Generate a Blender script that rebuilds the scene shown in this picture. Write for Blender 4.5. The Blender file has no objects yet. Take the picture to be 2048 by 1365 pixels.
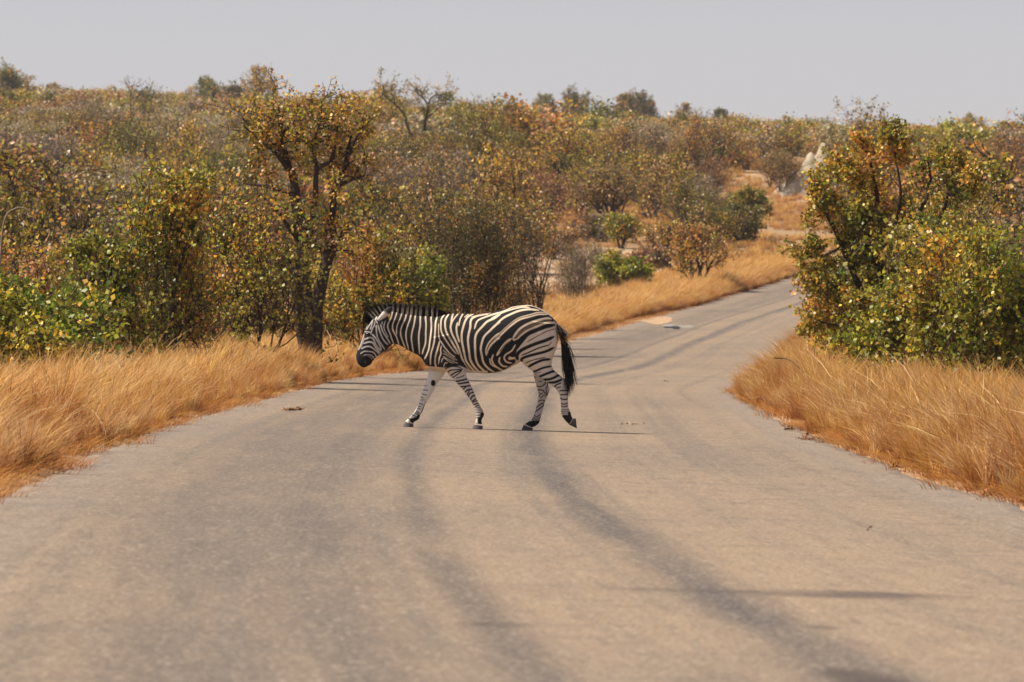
import bpy, bmesh, math, random
import numpy as np
from mathutils import Vector

rad = math.radians
scene = bpy.context.scene
COL = scene.collection

# ------------------------------------------------------------------ camera, sky, sun, exposure
CAM_H, FPX, HOR = 1.30, 11378.0, 630.0       # eye height, focal length in photo pixels, row of the level line
cam_data = bpy.data.cameras.new('camera')
cam_data.lens = 200.0
cam_data.sensor_width = 36.0
cam_data.clip_start = 0.5
cam_data.clip_end = 6000.0
cam_data.dof.use_dof = True
cam_data.dof.focus_distance = 64.0
cam_data.dof.aperture_fstop = 8.0
cam = bpy.data.objects.new('camera', cam_data)
COL.objects.link(cam)
cam.location = (0, 0, CAM_H)
cam.rotation_euler = (rad(90 - 0.2644), 0, 0)
scene.camera = cam

SUN_EL, SUN_TOWARD = 50.0, 4.0              # sun from the left, square to the view
world = bpy.data.worlds.new('World')
scene.world = world
world.use_nodes = True
wn, wl = world.node_tree.nodes, world.node_tree.links
for n in list(wn): wn.remove(n)
sky = wn.new('ShaderNodeTexSky')
sky.sky_type = 'NISHITA'
sky.sun_disc = False
sky.sun_elevation = rad(SUN_EL)
sky.sun_rotation = rad(270 - SUN_TOWARD)
sky.air_density = 1.0
sky.dust_density = 0.4
sky.ozone_density = 2.0
hs = wn.new('ShaderNodeHueSaturation')
hs.inputs['Saturation'].default_value = 0.36
hs.inputs['Value'].default_value = 1.0
bg = wn.new('ShaderNodeBackground')
bg.inputs['Strength'].default_value = 0.066
wo = wn.new('ShaderNodeOutputWorld')
wl.new(sky.outputs[0], hs.inputs['Color'])
tint = wn.new('ShaderNodeMix'); tint.data_type = 'RGBA'; tint.blend_type = 'MULTIPLY'
tint.inputs[0].default_value = 1.0
tint.inputs[7].default_value = (1.04, .98, 1.06, 1)          # dusty lavender winter haze
wl.new(hs.outputs[0], tint.inputs[6]); wl.new(tint.outputs[2], bg.inputs['Color'])
wl.new(bg.outputs[0], wo.inputs['Surface'])

sun_data = bpy.data.lights.new('sun', 'SUN')
sun_data.energy = 5.0
sun_data.angle = rad(0.53)
sun_data.color = (1.0, 0.90, 0.76)
sun = bpy.data.objects.new('sun', sun_data)
COL.objects.link(sun)
ce, se = math.cos(rad(SUN_EL)), math.sin(rad(SUN_EL))
sdir = Vector((ce * math.cos(rad(SUN_TOWARD)), ce * math.sin(rad(SUN_TOWARD)), -se))
sun.rotation_euler = sdir.to_track_quat('-Z', 'Y').to_euler()

vs = scene.view_settings
vs.view_transform = 'Standard'
vs.look = 'None'
vs.exposure = 0.58
vs.gamma = 1.0
vs.use_curve_mapping = False
scene.cycles.use_denoising = True
scene.cycles.max_bounces = 6
scene.cycles.diffuse_bounces = 3
scene.cycles.transmission_bounces = 4
scene.cycles.volume_bounces = 0

# ------------------------------------------------------------------ helpers
def tag(o, label=None, cat=None, group=None, kind=None):
    if label: o['label'] = label
    if cat: o['category'] = cat
    if group: o['group'] = group
    if kind: o['kind'] = kind
    return o

def empty(name, loc, rz=0.0, parent=None):
    o = bpy.data.objects.new(name, None)
    o.location = loc
    o.rotation_euler = (0, 0, rz)
    o.empty_display_size = 0.3
    COL.objects.link(o)
    return o

def mesh_np(name, verts, faces, col=None, mats=(), midx=None, smooth=True):
    """verts (n,3); faces list of arrays (m,k); col (n,3) linear."""
    me = bpy.data.meshes.new(name)
    verts = np.asarray(verts, dtype=np.float32)
    faces = [np.asarray(f, dtype=np.int32) for f in faces if len(f)]
    me.vertices.add(len(verts))
    me.vertices.foreach_set('co', verts.ravel())
    nl = sum(f.size for f in faces)
    npoly = sum(len(f) for f in faces)
    me.loops.add(nl)
    me.loops.foreach_set('vertex_index', np.concatenate([f.ravel() for f in faces]))
    me.polygons.add(npoly)
    sizes = np.concatenate([np.full(len(f), f.shape[1], dtype=np.int32) for f in faces])
    starts = np.concatenate([[0], np.cumsum(sizes)[:-1]]).astype(np.int32)
    me.polygons.foreach_set('loop_start', starts)
    if midx is not None:
        me.polygons.foreach_set('material_index', np.asarray(midx, dtype=np.int32))
    if smooth:
        me.polygons.foreach_set('use_smooth', np.ones(npoly, dtype=bool))
    if col is not None:
        a = me.color_attributes.new('Col', 'FLOAT_COLOR', 'POINT')
        c4 = np.ones((len(verts), 4), dtype=np.float32)
        c4[:, :3] = col
        a.data.foreach_set('color', c4.ravel())
    for m in mats: me.materials.append(m)
    me.update(calc_edges=True)
    me.validate()
    return me

def link(name, me, parent=None):
    o = bpy.data.objects.new(name, me)
    COL.objects.link(o)
    if parent: o.parent = parent
    return o

class Noise:
    """cheap smooth 3-D noise made of sines"""
    def __init__(s, seed, n=9, f=1.0):
        r = np.random.RandomState(seed)
        s.k = r.normal(size=(n, 3)) * f
        s.p = r.uniform(0, 6.28, n)
    def __call__(s, P):
        return np.sin(np.asarray(P) @ s.k.T + s.p).mean(1) * 1.6

def smoothstep(a, b, x):
    t = np.clip((np.asarray(x, dtype=float) - a) / (b - a), 0, 1)
    return t * t * (3 - 2 * t)

# ------------------------------------------------------------------ materials
def new_mat(name):
    m = bpy.data.materials.new(name)
    m.use_nodes = True
    nt = m.node_tree
    for n in list(nt.nodes): nt.nodes.remove(n)
    out = nt.nodes.new('ShaderNodeOutputMaterial')
    return m, nt, out

def N(nt, typ, **kw):
    n = nt.nodes.new(typ)
    for k, v in kw.items():
        if k in n.inputs: n.inputs[k].default_value = v
        else: setattr(n, k, v)
    return n

def mix_rgb(nt, a, b, fac, mode='MIX'):
    m = nt.nodes.new('ShaderNodeMix')
    m.data_type = 'RGBA'
    m.blend_type = mode
    for sock, v in ((6, a), (7, b), (0, fac)):
        if hasattr(v, 'is_linked') or isinstance(v, bpy.types.NodeSocket): nt.links.new(v, m.inputs[sock])
        elif sock == 0: m.inputs[0].default_value = v
        else: m.inputs[sock].default_value = (*v, 1)
    return m.outputs[2]

def math_n(nt, op, a, b=0.0, clamp=False):
    m = nt.nodes.new('ShaderNodeMath')
    m.operation = op
    m.use_clamp = clamp
    for i, v in ((0, a), (1, b)):
        if isinstance(v, bpy.types.NodeSocket): nt.links.new(v, m.inputs[i])
        else: m.inputs[i].default_value = v
    return m.outputs[0]

def leaf_material(name, transl=0.35, vary=0.25, gloss=0.25):
    m, nt, out = new_mat(name)
    col = N(nt, 'ShaderNodeAttribute', attribute_name='Col')
    oi = N(nt, 'ShaderNodeObjectInfo')
    hsv = N(nt, 'ShaderNodeHueSaturation')
    v = math_n(nt, 'MULTIPLY_ADD', oi.outputs['Random'], vary)
    nt.nodes[-1].inputs[2].default_value = 1.0 - vary / 2
    nt.links.new(v, hsv.inputs['Value'])
    h = math_n(nt, 'MULTIPLY_ADD', oi.outputs['Random'], 0.03)
    nt.nodes[-1].inputs[2].default_value = 0.485
    nt.links.new(h, hsv.inputs['Hue'])
    nt.links.new(col.outputs['Color'], hsv.inputs['Color'])
    d = N(nt, 'ShaderNodeBsdfPrincipled', Roughness=0.42)
    d.inputs['Specular IOR Level'].default_value = gloss
    t = N(nt, 'ShaderNodeBsdfTranslucent')
    nt.links.new(hsv.outputs[0], d.inputs['Base Color'])
    nt.links.new(hsv.outputs[0], t.inputs['Color'])
    mx = N(nt, 'ShaderNodeMixShader')
    mx.inputs[0].default_value = transl
    nt.links.new(d.outputs[0], mx.inputs[1])
    nt.links.new(t.outputs[0], mx.inputs[2])
    nt.links.new(mx.outputs[0], out.inputs['Surface'])
    return m

def attr_material(name, rough=0.85, bump=0.0, bscale=40.0, spec=0.2, vary=0.0, vscale=8.0):
    m, nt, out = new_mat(name)
    col = N(nt, 'ShaderNodeAttribute', attribute_name='Col')
    d = N(nt, 'ShaderNodeBsdfPrincipled', Roughness=rough)
    d.inputs['Specular IOR Level'].default_value = spec
    tc = N(nt, 'ShaderNodeTexCoord')
    c = col.outputs['Color']
    if vary:
        nz = N(nt, 'ShaderNodeTexNoise', Scale=vscale, Detail=5.0)
        nt.links.new(tc.outputs['Object'], nz.inputs['Vector'])
        f = math_n(nt, 'MULTIPLY_ADD', nz.outputs['Fac'], 2 * vary)
        nt.nodes[-1].inputs[2].default_value = 1 - vary
        hsv = N(nt, 'ShaderNodeHueSaturation')
        nt.links.new(f, hsv.inputs['Value'])
        nt.links.new(c, hsv.inputs['Color'])
        c = hsv.outputs[0]
    nt.links.new(c, d.inputs['Base Color'])
    if bump:
        nz = N(nt, 'ShaderNodeTexNoise', Scale=bscale, Detail=4.0)
        nt.links.new(tc.outputs['Object'], nz.inputs['Vector'])
        b = N(nt, 'ShaderNodeBump', Strength=bump, Distance=0.02)
        nt.links.new(nz.outputs['Fac'], b.inputs['Height'])
        nt.links.new(b.outputs[0], d.inputs['Normal'])
    nt.links.new(d.outputs[0], out.inputs['Surface'])
    return m

M_leaf = leaf_material('leaf', 0.38, 0.25, 0.5)
M_grass = leaf_material('dry_grass', 0.38, 0.35, 0.15)
M_wood = attr_material('bark', 0.9, 0.6, 30.0, 0.1, 0.3, 12.0)
M_ground = attr_material('dry_soil', 0.95, 0.8, 6.0, 0.1, 0.35, 1.7)
M_hide = attr_material('zebra_hide', 0.65, 0.25, 220.0, 0.12, 0.12, 30.0)
M_hair = attr_material('zebra_hair', 0.6, 0.0, 1, 0.25)
M_mound = attr_material('mound_clay', 0.95, 1.0, 3.0, 0.1, 0.3, 1.2)
M_litter = attr_material('litter', 0.9, 0.0, 1, 0.1)

# ------------------------------------------------------------------ the lie of the land
_YG = np.arange(-80.0, 1801.0, 1.0)
def _curve(pts, win):
    y = np.interp(_YG, [p[0] for p in pts], [p[1] for p in pts])
    k = np.hanning(win + 2)[1:-1]; k /= k.sum()
    return np.convolve(np.pad(y, win // 2, mode='edge'), k, mode='valid')
_XC = _curve([(-80, 7), (-40, 4.8), (0, 2.2), (10, 1.5), (20, .85), (30, .40), (40, .12), (50, -.05), (64, -.1), (74, 0), (88, .15), (103, .32),
              (118, 1.28), (135, 2.5), (150, 3.35), (180, 5.2), (210, 8.0), (250, 12.7), (285, 17.6), (320, 25), (360, 36), (420, 58),
              (500, 90), (560, 105), (640, 110), (1800, 110)], 15)
_ZP = _curve([(-80, 0), (150, 0), (180, .35), (210, .93), (250, 1.96), (290, 3.34), (330, 5.36), (370, 7.8), (420, 10.9), (500, 14.9),
              (600, 19.2), (800, 26.6), (1000, 33.0), (1100, 36.0), (1200, 37.4), (1300, 36.5), (1800, 22)], 41)
_TL = _curve([(-80, 0), (5, 0), (30, .029), (110, .029), (180, .008), (260, 0), (1800, 0)], 21)
_DX = np.gradient(_XC)
def xc(Y): return np.interp(Y, _YG, _XC)
def road_d(x, Y):
    return (np.asarray(x) - xc(Y)) / np.sqrt(1 + np.interp(Y, _YG, _DX) ** 2)
_nz1, _nz2 = Noise(5, 8, 0.035), Noise(6, 8, 0.14)
def terrain(x, Y):
    x = np.asarray(x, dtype=float); Y = np.asarray(Y, dtype=float)
    d = x - xc(Y)
    t = np.interp(Y, _YG, _TL)
    z = np.interp(Y, _YG, _ZP) - t * np.clip(d, -5, 5) * (1 - smoothstep(9, 25, np.abs(d)))
    z = z - 0.046 * np.clip(x, -260, 260) * smoothstep(160, 950, Y)
    P = np.stack([x.ravel(), Y.ravel(), 0 * x.ravel()], 1)
    far = smoothstep(4.5, 12, np.abs(d))
    z = z + far * (smoothstep(90, 300, Y) * 0.9 * _nz1(P).reshape(x.shape) + 0.10 * _nz2(P).reshape(x.shape))
    return z
def at(px, Y):                       # a point of the ground at distance Y in the direction of photo column px
    X = (px - 1024.0) / FPX * Y
    return np.array([X, Y, float(terrain(np.array([X]), np.array([Y]))[0])])

ROAD_HW = 3.55
# ground sheet in road coordinates
_d = np.concatenate([-np.geomspace(400, 9, 40), -np.arange(8.5, 4.4, -0.5), -np.arange(4.25, 3.0, -0.13), [-2.5, 0, 2.5],
                     np.arange(3.06, 4.3, 0.13), np.arange(4.5, 8.6, 0.5), np.geomspace(9, 400, 40)])
_d = np.unique(np.round(_d, 3))
_y = np.concatenate([np.arange(-60, 20, 4), np.arange(20, 140, 1.0), np.arange(140, 520, 2.5), np.arange(520, 1450, 12)])
DD, YY = np.meshgrid(_d, _y)
XX = xc(YY) + DD
dn = np.abs(DD) / np.sqrt(1 + np.interp(YY, _YG, _DX) ** 2)
ZZ = terrain(XX, YY)
on_road = (YY < 520)
ZZ = ZZ - 0.10 * (1 - smoothstep(3.3, 3.72, dn)) * on_road
rng = np.random.RandomState(3)
nyy, nxx = DD.shape
idx = np.arange(nyy * nxx).reshape(nyy, nxx)
quads = np.stack([idx[:-1, :-1].ravel(), idx[:-1, 1:].ravel(), idx[1:, 1:].ravel(), idx[1:, :-1].ravel()], 1)
P = np.stack([XX.ravel(), YY.ravel(), 0 * XX.ravel()], 1)
na, nb, ncn = Noise(11, 9, 0.25)(P), Noise(12, 9, 0.06)(P), Noise(13, 9, 0.9)(P)
soil = np.array([.28, .16, .085]); tan = np.array([.43, .29, .165]); pale = np.array([.45, .32, .20]); dusk = np.array([.20, .13, .08])
f = np.clip(.5 + .5 * na, 0, 1)[:, None]
C = soil * (1 - f) + tan * f
f = (np.clip(.2 + .6 * nb, 0, .8))[:, None]
C = C * (1 - f) + dusk * f
def patch(cx, cy, rx, ry, x=None, y=None):
    x = XX.ravel() if x is None else x; y = YY.ravel() if y is None else y
    return np.exp(-(((x - cx) / rx) ** 2 + ((y - cy) / ry) ** 2))
sand = 0
for px, Y, rx, ry in ((1090, 285, 1.6, 18), (1180, 300, 2.0, 14), (1290, 312, 2.2, 16), (1330, 278, 1.6, 7), (100, 300, 2.2, 30), (1000, 330, 2, 20)):
    sand = sand + patch((px - 1024) / FPX * Y, Y, rx, ry)
f = (smoothstep(.45, .95, sand + .35 * ncn))[:, None]
C = C * (1 - f) + pale * f
f = np.clip(1 - smoothstep(3.9, 4.7, dn.ravel()), 0, 1)[:, None] * on_road.ravel()[:, None]      # sandy strip at the road's edge
C = C * (1 - .7 * f) + np.array([.40, .26, .155]) * .7 * f
ground = link('ground', mesh_np('ground', np.stack([XX.ravel(), YY.ravel(), ZZ.ravel()], 1), [quads], C, [M_ground]))
tag(ground, 'dry reddish tan soil of the verges and the bush covered hillside', None, None, 'structure')

# road sheet: UV = (metres across, metres along)
ry = np.concatenate([np.arange(-50, 20, 2), np.arange(20, 130, .4), np.arange(130, 470, 1.2)])
rd = np.array([-3.75, -ROAD_HW, -3.40, -3.1, -2.6, -2, -1.4, -.8, -.2, .4, 1, 1.6, 2.2, 2.8, 3.2, 3.42, ROAD_HW, 3.75])
RD, RY = np.meshgrid(rd, ry)
edge = Noise(21, 12, 1.1)(np.stack([0 * ry, ry, 0 * ry], 1)) * .10 + Noise(22, 9, 4.0)(np.stack([0 * ry, ry, 0 * ry], 1)) * .04
edge2 = Noise(23, 12, 1.2)(np.stack([0 * ry, ry, 0 * ry], 1)) * .10 + Noise(24, 9, 4.2)(np.stack([0 * ry, ry, 0 * ry], 1)) * .04
RDj = RD.copy()
RDj[:, :3] += edge[:, None]; RDj[:, -3:] += edge2[:, None]
dxr = np.interp(RY, _YG, _DX); nrm = np.sqrt(1 + dxr ** 2)
RX = xc(RY) + RDj / nrm
RYw = RY - RDj * dxr / nrm
RX = RX + 0
RZ = terrain(xc(RYw) + RDj * nrm * 0 + (RX - xc(RYw)), RYw) + .004 + .03 * (1 - (RD / ROAD_HW) ** 2).clip(0, 1) * 0
RZ[:, 0] -= .12; RZ[:, -1] -= .12
RYw[:, 0] = RYw[:, 1]; RYw[:, -1] = RYw[:, -2]
ny_, nx_ = RD.shape
idx = np.arange(ny_ * nx_).reshape(ny_, nx_)
quads = np.stack([idx[:-1, :-1].ravel(), idx[:-1, 1:].ravel(), idx[1:, 1:].ravel(), idx[1:, :-1].ravel()], 1)

def road_material():
    m, nt, out = new_mat('worn_asphalt')
    L = nt.links
    uv = N(nt, 'ShaderNodeUVMap', uv_map='UVMap')
    sep = N(nt, 'ShaderNodeSeparateXYZ'); L.new(uv.outputs[0], sep.inputs[0])
    u, v = sep.outputs[0], sep.outputs[1]
    def noise(sx, sy, detail=4.0, rough=.6, seed=0.0):
        c = N(nt, 'ShaderNodeCombineXYZ')
        L.new(math_n(nt, 'MULTIPLY', u, sx), c.inputs[0]); L.new(math_n(nt, 'MULTIPLY', v, sy), c.inputs[1]); c.inputs[2].default_value = seed
        n = N(nt, 'ShaderNodeTexNoise', Scale=1.0, Detail=detail, Roughness=rough)
        L.new(c.outputs[0], n.inputs['Vector'])
        return n.outputs['Fac']
    def ramp(x, a, b, lo=0.0, hi=1.0):
        r = N(nt, 'ShaderNodeMapRange', interpolation_type='SMOOTHSTEP')
        L.new(x, r.inputs['Value'])
        for k, val in zip(('From Min', 'From Max', 'To Min', 'To Max'), (a, b, lo, hi)): r.inputs[k].default_value = val
        return r.outputs[0]
    def bump_at(x, c, w):      # gaussian-ish band
        d = math_n(nt, 'ABSOLUTE', math_n(nt, 'SUBTRACT', x, c))
        return ramp(d, 0.0, w, 1.0, 0.0)
    dust = (.292, .212, .140); grey = (.150, .126, .104); dark = (.085, .074, .070); bluegrey = (.240, .198, .160)
    big = noise(.25, .09, 4.0, .55, 3.1)
    col = mix_rgb(nt, dust, (.225, .170, .124), ramp(big, .35, .68))
    # lengthwise streaks left by traffic
    streak = noise(3.4, .014, 4.0, .6, 7.7)
    col = mix_rgb(nt, col, grey, ramp(streak, .47, .66, 0, .46))
    # tyre tracks: positions across the road wander a little
    wob = math_n(nt, 'MULTIPLY', math_n(nt, 'SUBTRACT', noise(0.0, .03, 1.0, .5, 1.3), .5), .5)
    uw = math_n(nt, 'ADD', u, wob)
    breakup = ramp(noise(3.0, .25, 4.0, .6, 4.4), .25, .6, .35, 1.0)
    for c, w, s in ((-.85, .24, .70), (.32, .36, .95), (-2.2, .75, .56), (-1.5, .65, .58), (2.1, .6, .25), (-1.12, .13, .44), (-2.75, .18, .44), (-1.95, .12, .30), (1.2, .16, .26), (2.75, .22, .30), (-.35, .14, .18)):
        col = mix_rgb(nt, col, dark if s > .45 else grey, math_n(nt, 'MULTIPLY', math_n(nt, 'MULTIPLY', bump_at(uw, c, w), breakup), s))
    # greyer, stone-rich shoulders where no wheel runs
    au = math_n(nt, 'ABSOLUTE', u)
    col = mix_rgb(nt, col, bluegrey, math_n(nt, 'MULTIPLY', ramp(au, 2.7, 3.3), ramp(noise(.8, .3, 3.0, .6, 9.0), .3, .6, .3, .9)))
    # stone chips
    chip = noise(38.0, 26.0, 3.0, .7, 2.2)
    col = mix_rgb(nt, col, (.07, .063, .058), ramp(chip, .50, .62, 0, .45))
    chip2 = noise(30.0, 22.0, 2.0, .6, 5.2)
    col = mix_rgb(nt, col, (.46, .38, .30), ramp(chip2, .54, .66, 0, .5))
    coarse = noise(6.0, 3.2, 5.0, .7, 8.8)
    col = mix_rgb(nt, col, (.10, .087, .077), ramp(coarse, .50, .66, 0, .20))
    # cross-wise scuffs
    cross = noise(1.2, 3.0, 4.0, .65, 6.6)
    col = mix_rgb(nt, col, grey, ramp(cross, .52, .68, 0, .34))
    grain = noise(9.0, .9, 5.0, .75, 3.7)
    col = mix_rgb(nt, col, (.09, .078, .07), ramp(grain, .50, .66, 0, .28))
    grain2 = noise(11.0, 1.1, 4.0, .75, 1.9)
    col = mix_rgb(nt, col, (.48, .39, .30), ramp(grain2, .52, .72, 0, .18))
    # dark ragged patches; the first two paint an overhead branch's shadow into the colour
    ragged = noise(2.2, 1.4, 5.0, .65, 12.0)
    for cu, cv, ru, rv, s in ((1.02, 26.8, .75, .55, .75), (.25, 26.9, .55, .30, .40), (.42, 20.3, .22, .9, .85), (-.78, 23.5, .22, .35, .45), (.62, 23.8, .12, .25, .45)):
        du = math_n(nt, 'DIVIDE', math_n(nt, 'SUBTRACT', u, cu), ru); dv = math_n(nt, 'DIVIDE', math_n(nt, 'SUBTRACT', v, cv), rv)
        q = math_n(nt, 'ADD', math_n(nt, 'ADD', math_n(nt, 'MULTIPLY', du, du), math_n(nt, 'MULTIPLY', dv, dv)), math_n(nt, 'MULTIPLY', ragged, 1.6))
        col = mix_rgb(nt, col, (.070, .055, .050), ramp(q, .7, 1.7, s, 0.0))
    d = N(nt, 'ShaderNodeBsdfPrincipled', Roughness=.88)
    d.inputs['Specular IOR Level'].default_value = .25
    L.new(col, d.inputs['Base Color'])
    b = N(nt, 'ShaderNodeBump', Strength=.55, Distance=.02)
    L.new(math_n(nt, 'ADD', chip, math_n(nt, 'MULTIPLY', coarse, .8)), b.inputs['Height'])
    L.new(b.outputs[0], d.inputs['Normal'])
    L.new(d.outputs[0], out.inputs['Surface'])
    return m
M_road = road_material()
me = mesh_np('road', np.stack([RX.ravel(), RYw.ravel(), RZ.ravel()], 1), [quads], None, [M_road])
uvl = me.uv_layers.new(name='UVMap')
li = np.empty(len(me.loops), dtype=np.int32); me.loops.foreach_get('vertex_index', li)
uvv = np.stack([RDj.ravel(), RY.ravel()], 1).astype(np.float32)
uvl.data.foreach_set('uv', uvv[li].ravel())
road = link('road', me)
tag(road, 'worn dusty asphalt road bending right through the bush', None, None, 'structure')

# ------------------------------------------------------------------ zebra
ZY = 64.0
PXM = FPX / ZY
def zx(u, v):                        # photo position -> zebra plane (x, z), relative to its base
    return (u - 930.0) / PXM, (HOR - v) / PXM + CAM_H

def catmull(a, n):
    a = np.asarray(a, dtype=float)
    pad = np.vstack([2 * a[0] - a[1], a, 2 * a[-1] - a[-2]])
    out = []
    for i in range(len(a) - 1):
        p0, p1, p2, p3 = pad[i:i + 4]
        for t in np.linspace(0, 1, n, endpoint=False):
            out.append(.5 * ((2 * p1) + (-p0 + p2) * t + (2 * p0 - 5 * p1 + 4 * p2 - p3) * t * t + (-p0 + 3 * p1 - 3 * p2 + p3) * t ** 3))
    out.append(a[-1])
    return np.array(out)

def loft(stations, ny=0.0, n=5, seg=28, power=2.25, y_end=None):
    """stations: (u0,v0,u1,v1,half width) pairs of opposite outline points -> closed tube"""
    s = catmull(stations, n)
    V, F = [], []
    th = np.linspace(0, 2 * math.pi, seg, endpoint=False)
    ct, st = np.cos(th), np.sin(th)
    ct = np.sign(ct) * np.abs(ct) ** (2 / power); st = np.sign(st) * np.abs(st) ** (2 / power)
    for k, (u0, v0, u1, v1, hw) in enumerate(s):
        x0, z0 = zx(u0, v0); x1, z1 = zx(u1, v1)
        cx, cz, ax, az = (x0 + x1) / 2, (z0 + z1) / 2, (x0 - x1) / 2, (z0 - z1) / 2
        yy = ny if y_end is None else ny + (y_end - ny) * k / (len(s) - 1)
        V.append(np.stack([cx + ax * ct, yy + max(hw, .004) * st, cz + az * ct], 1))
    V = np.vstack(V)
    nr = len(s)
    for k in range(nr - 1):
        for j in range(seg):
            F.append((k * seg + j, k * seg + (j + 1) % seg, (k + 1) * seg + (j + 1) % seg, (k + 1) * seg + j))
    caps = [tuple(range(seg))[::-1], tuple((nr - 1) * seg + j for j in range(seg))]
    return V, F, caps

torso = [(846, 690, 846, 719, .06), (852, 664, 852, 730, .12), (862, 645, 862, 737, .16), (875, 634, 875, 741.5, .185), (890, 629.5, 890, 745, .20),
         (905, 627.5, 905, 745, .21), (925, 628, 925, 743.5, .225), (945, 628.5, 945, 745, .245), (965, 628, 965, 747.5, .262), (985, 625, 985, 747, .272),
         (1005, 619, 1005, 743, .272), (1025, 614, 1025, 733, .265), (1045, 611, 1045, 722, .258), (1060, 610.5, 1060, 716, .25), (1078, 616.5, 1078, 713, .232),
         (1092, 624, 1092, 713, .20), (1105, 635, 1105, 706, .15), (1113, 650, 1113, 692, .09), (1116.5, 662, 1116.5, 682, .03)]
neck = [(892, 632, 850, 728, .165), (872, 633, 840, 714, .13), (852, 632, 826, 706, .108), (832, 630.5, 812, 698.5, .095), (812, 628, 799, 691, .085),
        (795, 624, 787, 688, .078), (780, 621, 778, 687, .072)]
head = [(772, 625, 788, 683, .068), (754, 631, 783, 689.5, .078), (743.5, 640, 774, 698, .084), (735, 651, 765, 705, .086), (729, 663.5, 758, 710.5, .076),
        (723.8, 680, 752, 715.5, .060), (718, 693, 747.5, 720, .052), (713.8, 704, 744.8, 724, .052), (711.8, 715, 743, 728, .053), (714, 725, 739, 731, .047),
        (720, 732, 732, 734.5, .030), (724, 735, 729, 735.8, .012)]
hind_near = [(1035, 640, 1108, 648, .11), (1030, 690, 1115, 685, .112), (1036, 714, 1107, 712, .10), (1048, 729, 1103, 726, .085), (1064, 742, 1106, 738, .072),
             (1080, 755, 1114, 746, .06), (1096, 766, 1126, 756, .05), (1109, 776, 1135, 766, .045), (1118, 788, 1136.5, 784, .037), (1120.5, 800, 1136, 798, .032),
             (1122, 815, 1136.5, 814, .030), (1122, 826, 1140, 822, .035), (1125, 834, 1142.5, 830, .036), (1131, 842, 1144.5, 836, .030), (1138, 849, 1148, 838, .030)]
hind_far = [(1045, 680, 1108, 680, .11), (1055, 722, 1104, 722, .09), (1066, 745, 1100, 748, .07), (1069, 759, 1096, 762, .055), (1073, 773, 1098, 775, .047),
            (1076, 785, 1099.5, 783, .042), (1077, 796, 1094, 795, .036), (1074.5, 807, 1090, 805, .032), (1070.5, 823, 1085.5, 822, .030), (1066, 835, 1081.5, 836, .032),
            (1061, 841, 1078, 847, .034), (1054, 846, 1071, 853, .031), (1049, 849, 1064.5, 856, .031)]
fore_near = [(862, 676, 915, 666, .095), (872, 712, 925, 702, .095), (882, 733, 928, 727, .085), (892, 743, 930, 742, .07), (899, 751, 934, 754, .06),
             (908, 760, 938.5, 764, .052), (918, 771, 943, 773, .047), (927, 781, 948, 784, .043), (935.5, 793, 952.5, 796, .039), (942.5, 803, 956, 803, .031),
             (948, 814, 961, 813, .029), (951, 824, 967, 823.5, .034), (952.5, 833, 968, 831, .034), (951.5, 841, 963.5, 840, .029), (950.5, 847, 964.5, 849, .032)]
fore_far = [(858, 690, 905, 700, .09), (857, 725, 895, 735, .075), (856.5, 740, 889, 748, .062), (855, 756, 881, 759, .053), (850, 769, 872, 772, .046),
            (844.5, 783, 865, 786, .041), (840.5, 796, 858, 797, .037), (837, 808, 851, 807, .030), (829.5, 823, 845.5, 821.5, .029), (824, 830, 840.5, 831, .033),
            (819, 835.5, 837, 839.5, .033), (813, 841, 829, 844, .029), (811, 844, 826, 849, .031)]
bm = bmesh.new()
def add_loft(bm, L):
    V, F, caps = L
    vs_ = [bm.verts.new(p) for p in V]
    for f in F + caps: bm.faces.new([vs_[i] for i in f])
NY, FY = -.118, .118
add_loft(bm, loft(torso, 0, seg=40)); add_loft(bm, loft(neck, 0)); add_loft(bm, loft(head, 0))
add_loft(bm, loft(hind_near, NY - .012, y_end=NY + .01)); add_loft(bm, loft(hind_far, FY + .01, y_end=FY - .01))
add_loft(bm, loft(fore_near, NY, y_end=NY + .015)); add_loft(bm, loft(fore_far, FY, y_end=FY - .015))
# brow ridges over the eyes
bmesh.ops.recalc_face_normals(bm, faces=bm.faces)
tmp = bpy.data.meshes.new('body_base'); bm.to_mesh(tmp); bm.free()
to = bpy.data.objects.new('body_base', tmp); COL.objects.link(to)
md = to.modifiers.new('r', 'REMESH'); md.mode = 'VOXEL'; md.voxel_size = .0058; md.use_smooth_shade = True
ms = to.modifiers.new('s', 'SMOOTH'); ms.factor = .5; ms.iterations = 7
dg = bpy.context.evaluated_depsgraph_get()
body_me = bpy.data.meshes.new_from_object(to.evaluated_get(dg))
bpy.data.objects.remove(to)
nv = len(body_me.vertices)
co = np.empty(nv * 3, dtype=np.float32); body_me.vertices.foreach_get('co', co); co = co.reshape(-1, 3)
U = co[:, 0] * PXM + 930.0
Vv = HOR - (co[:, 2] - CAM_H) * PXM
Dp = co[:, 1]

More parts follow.
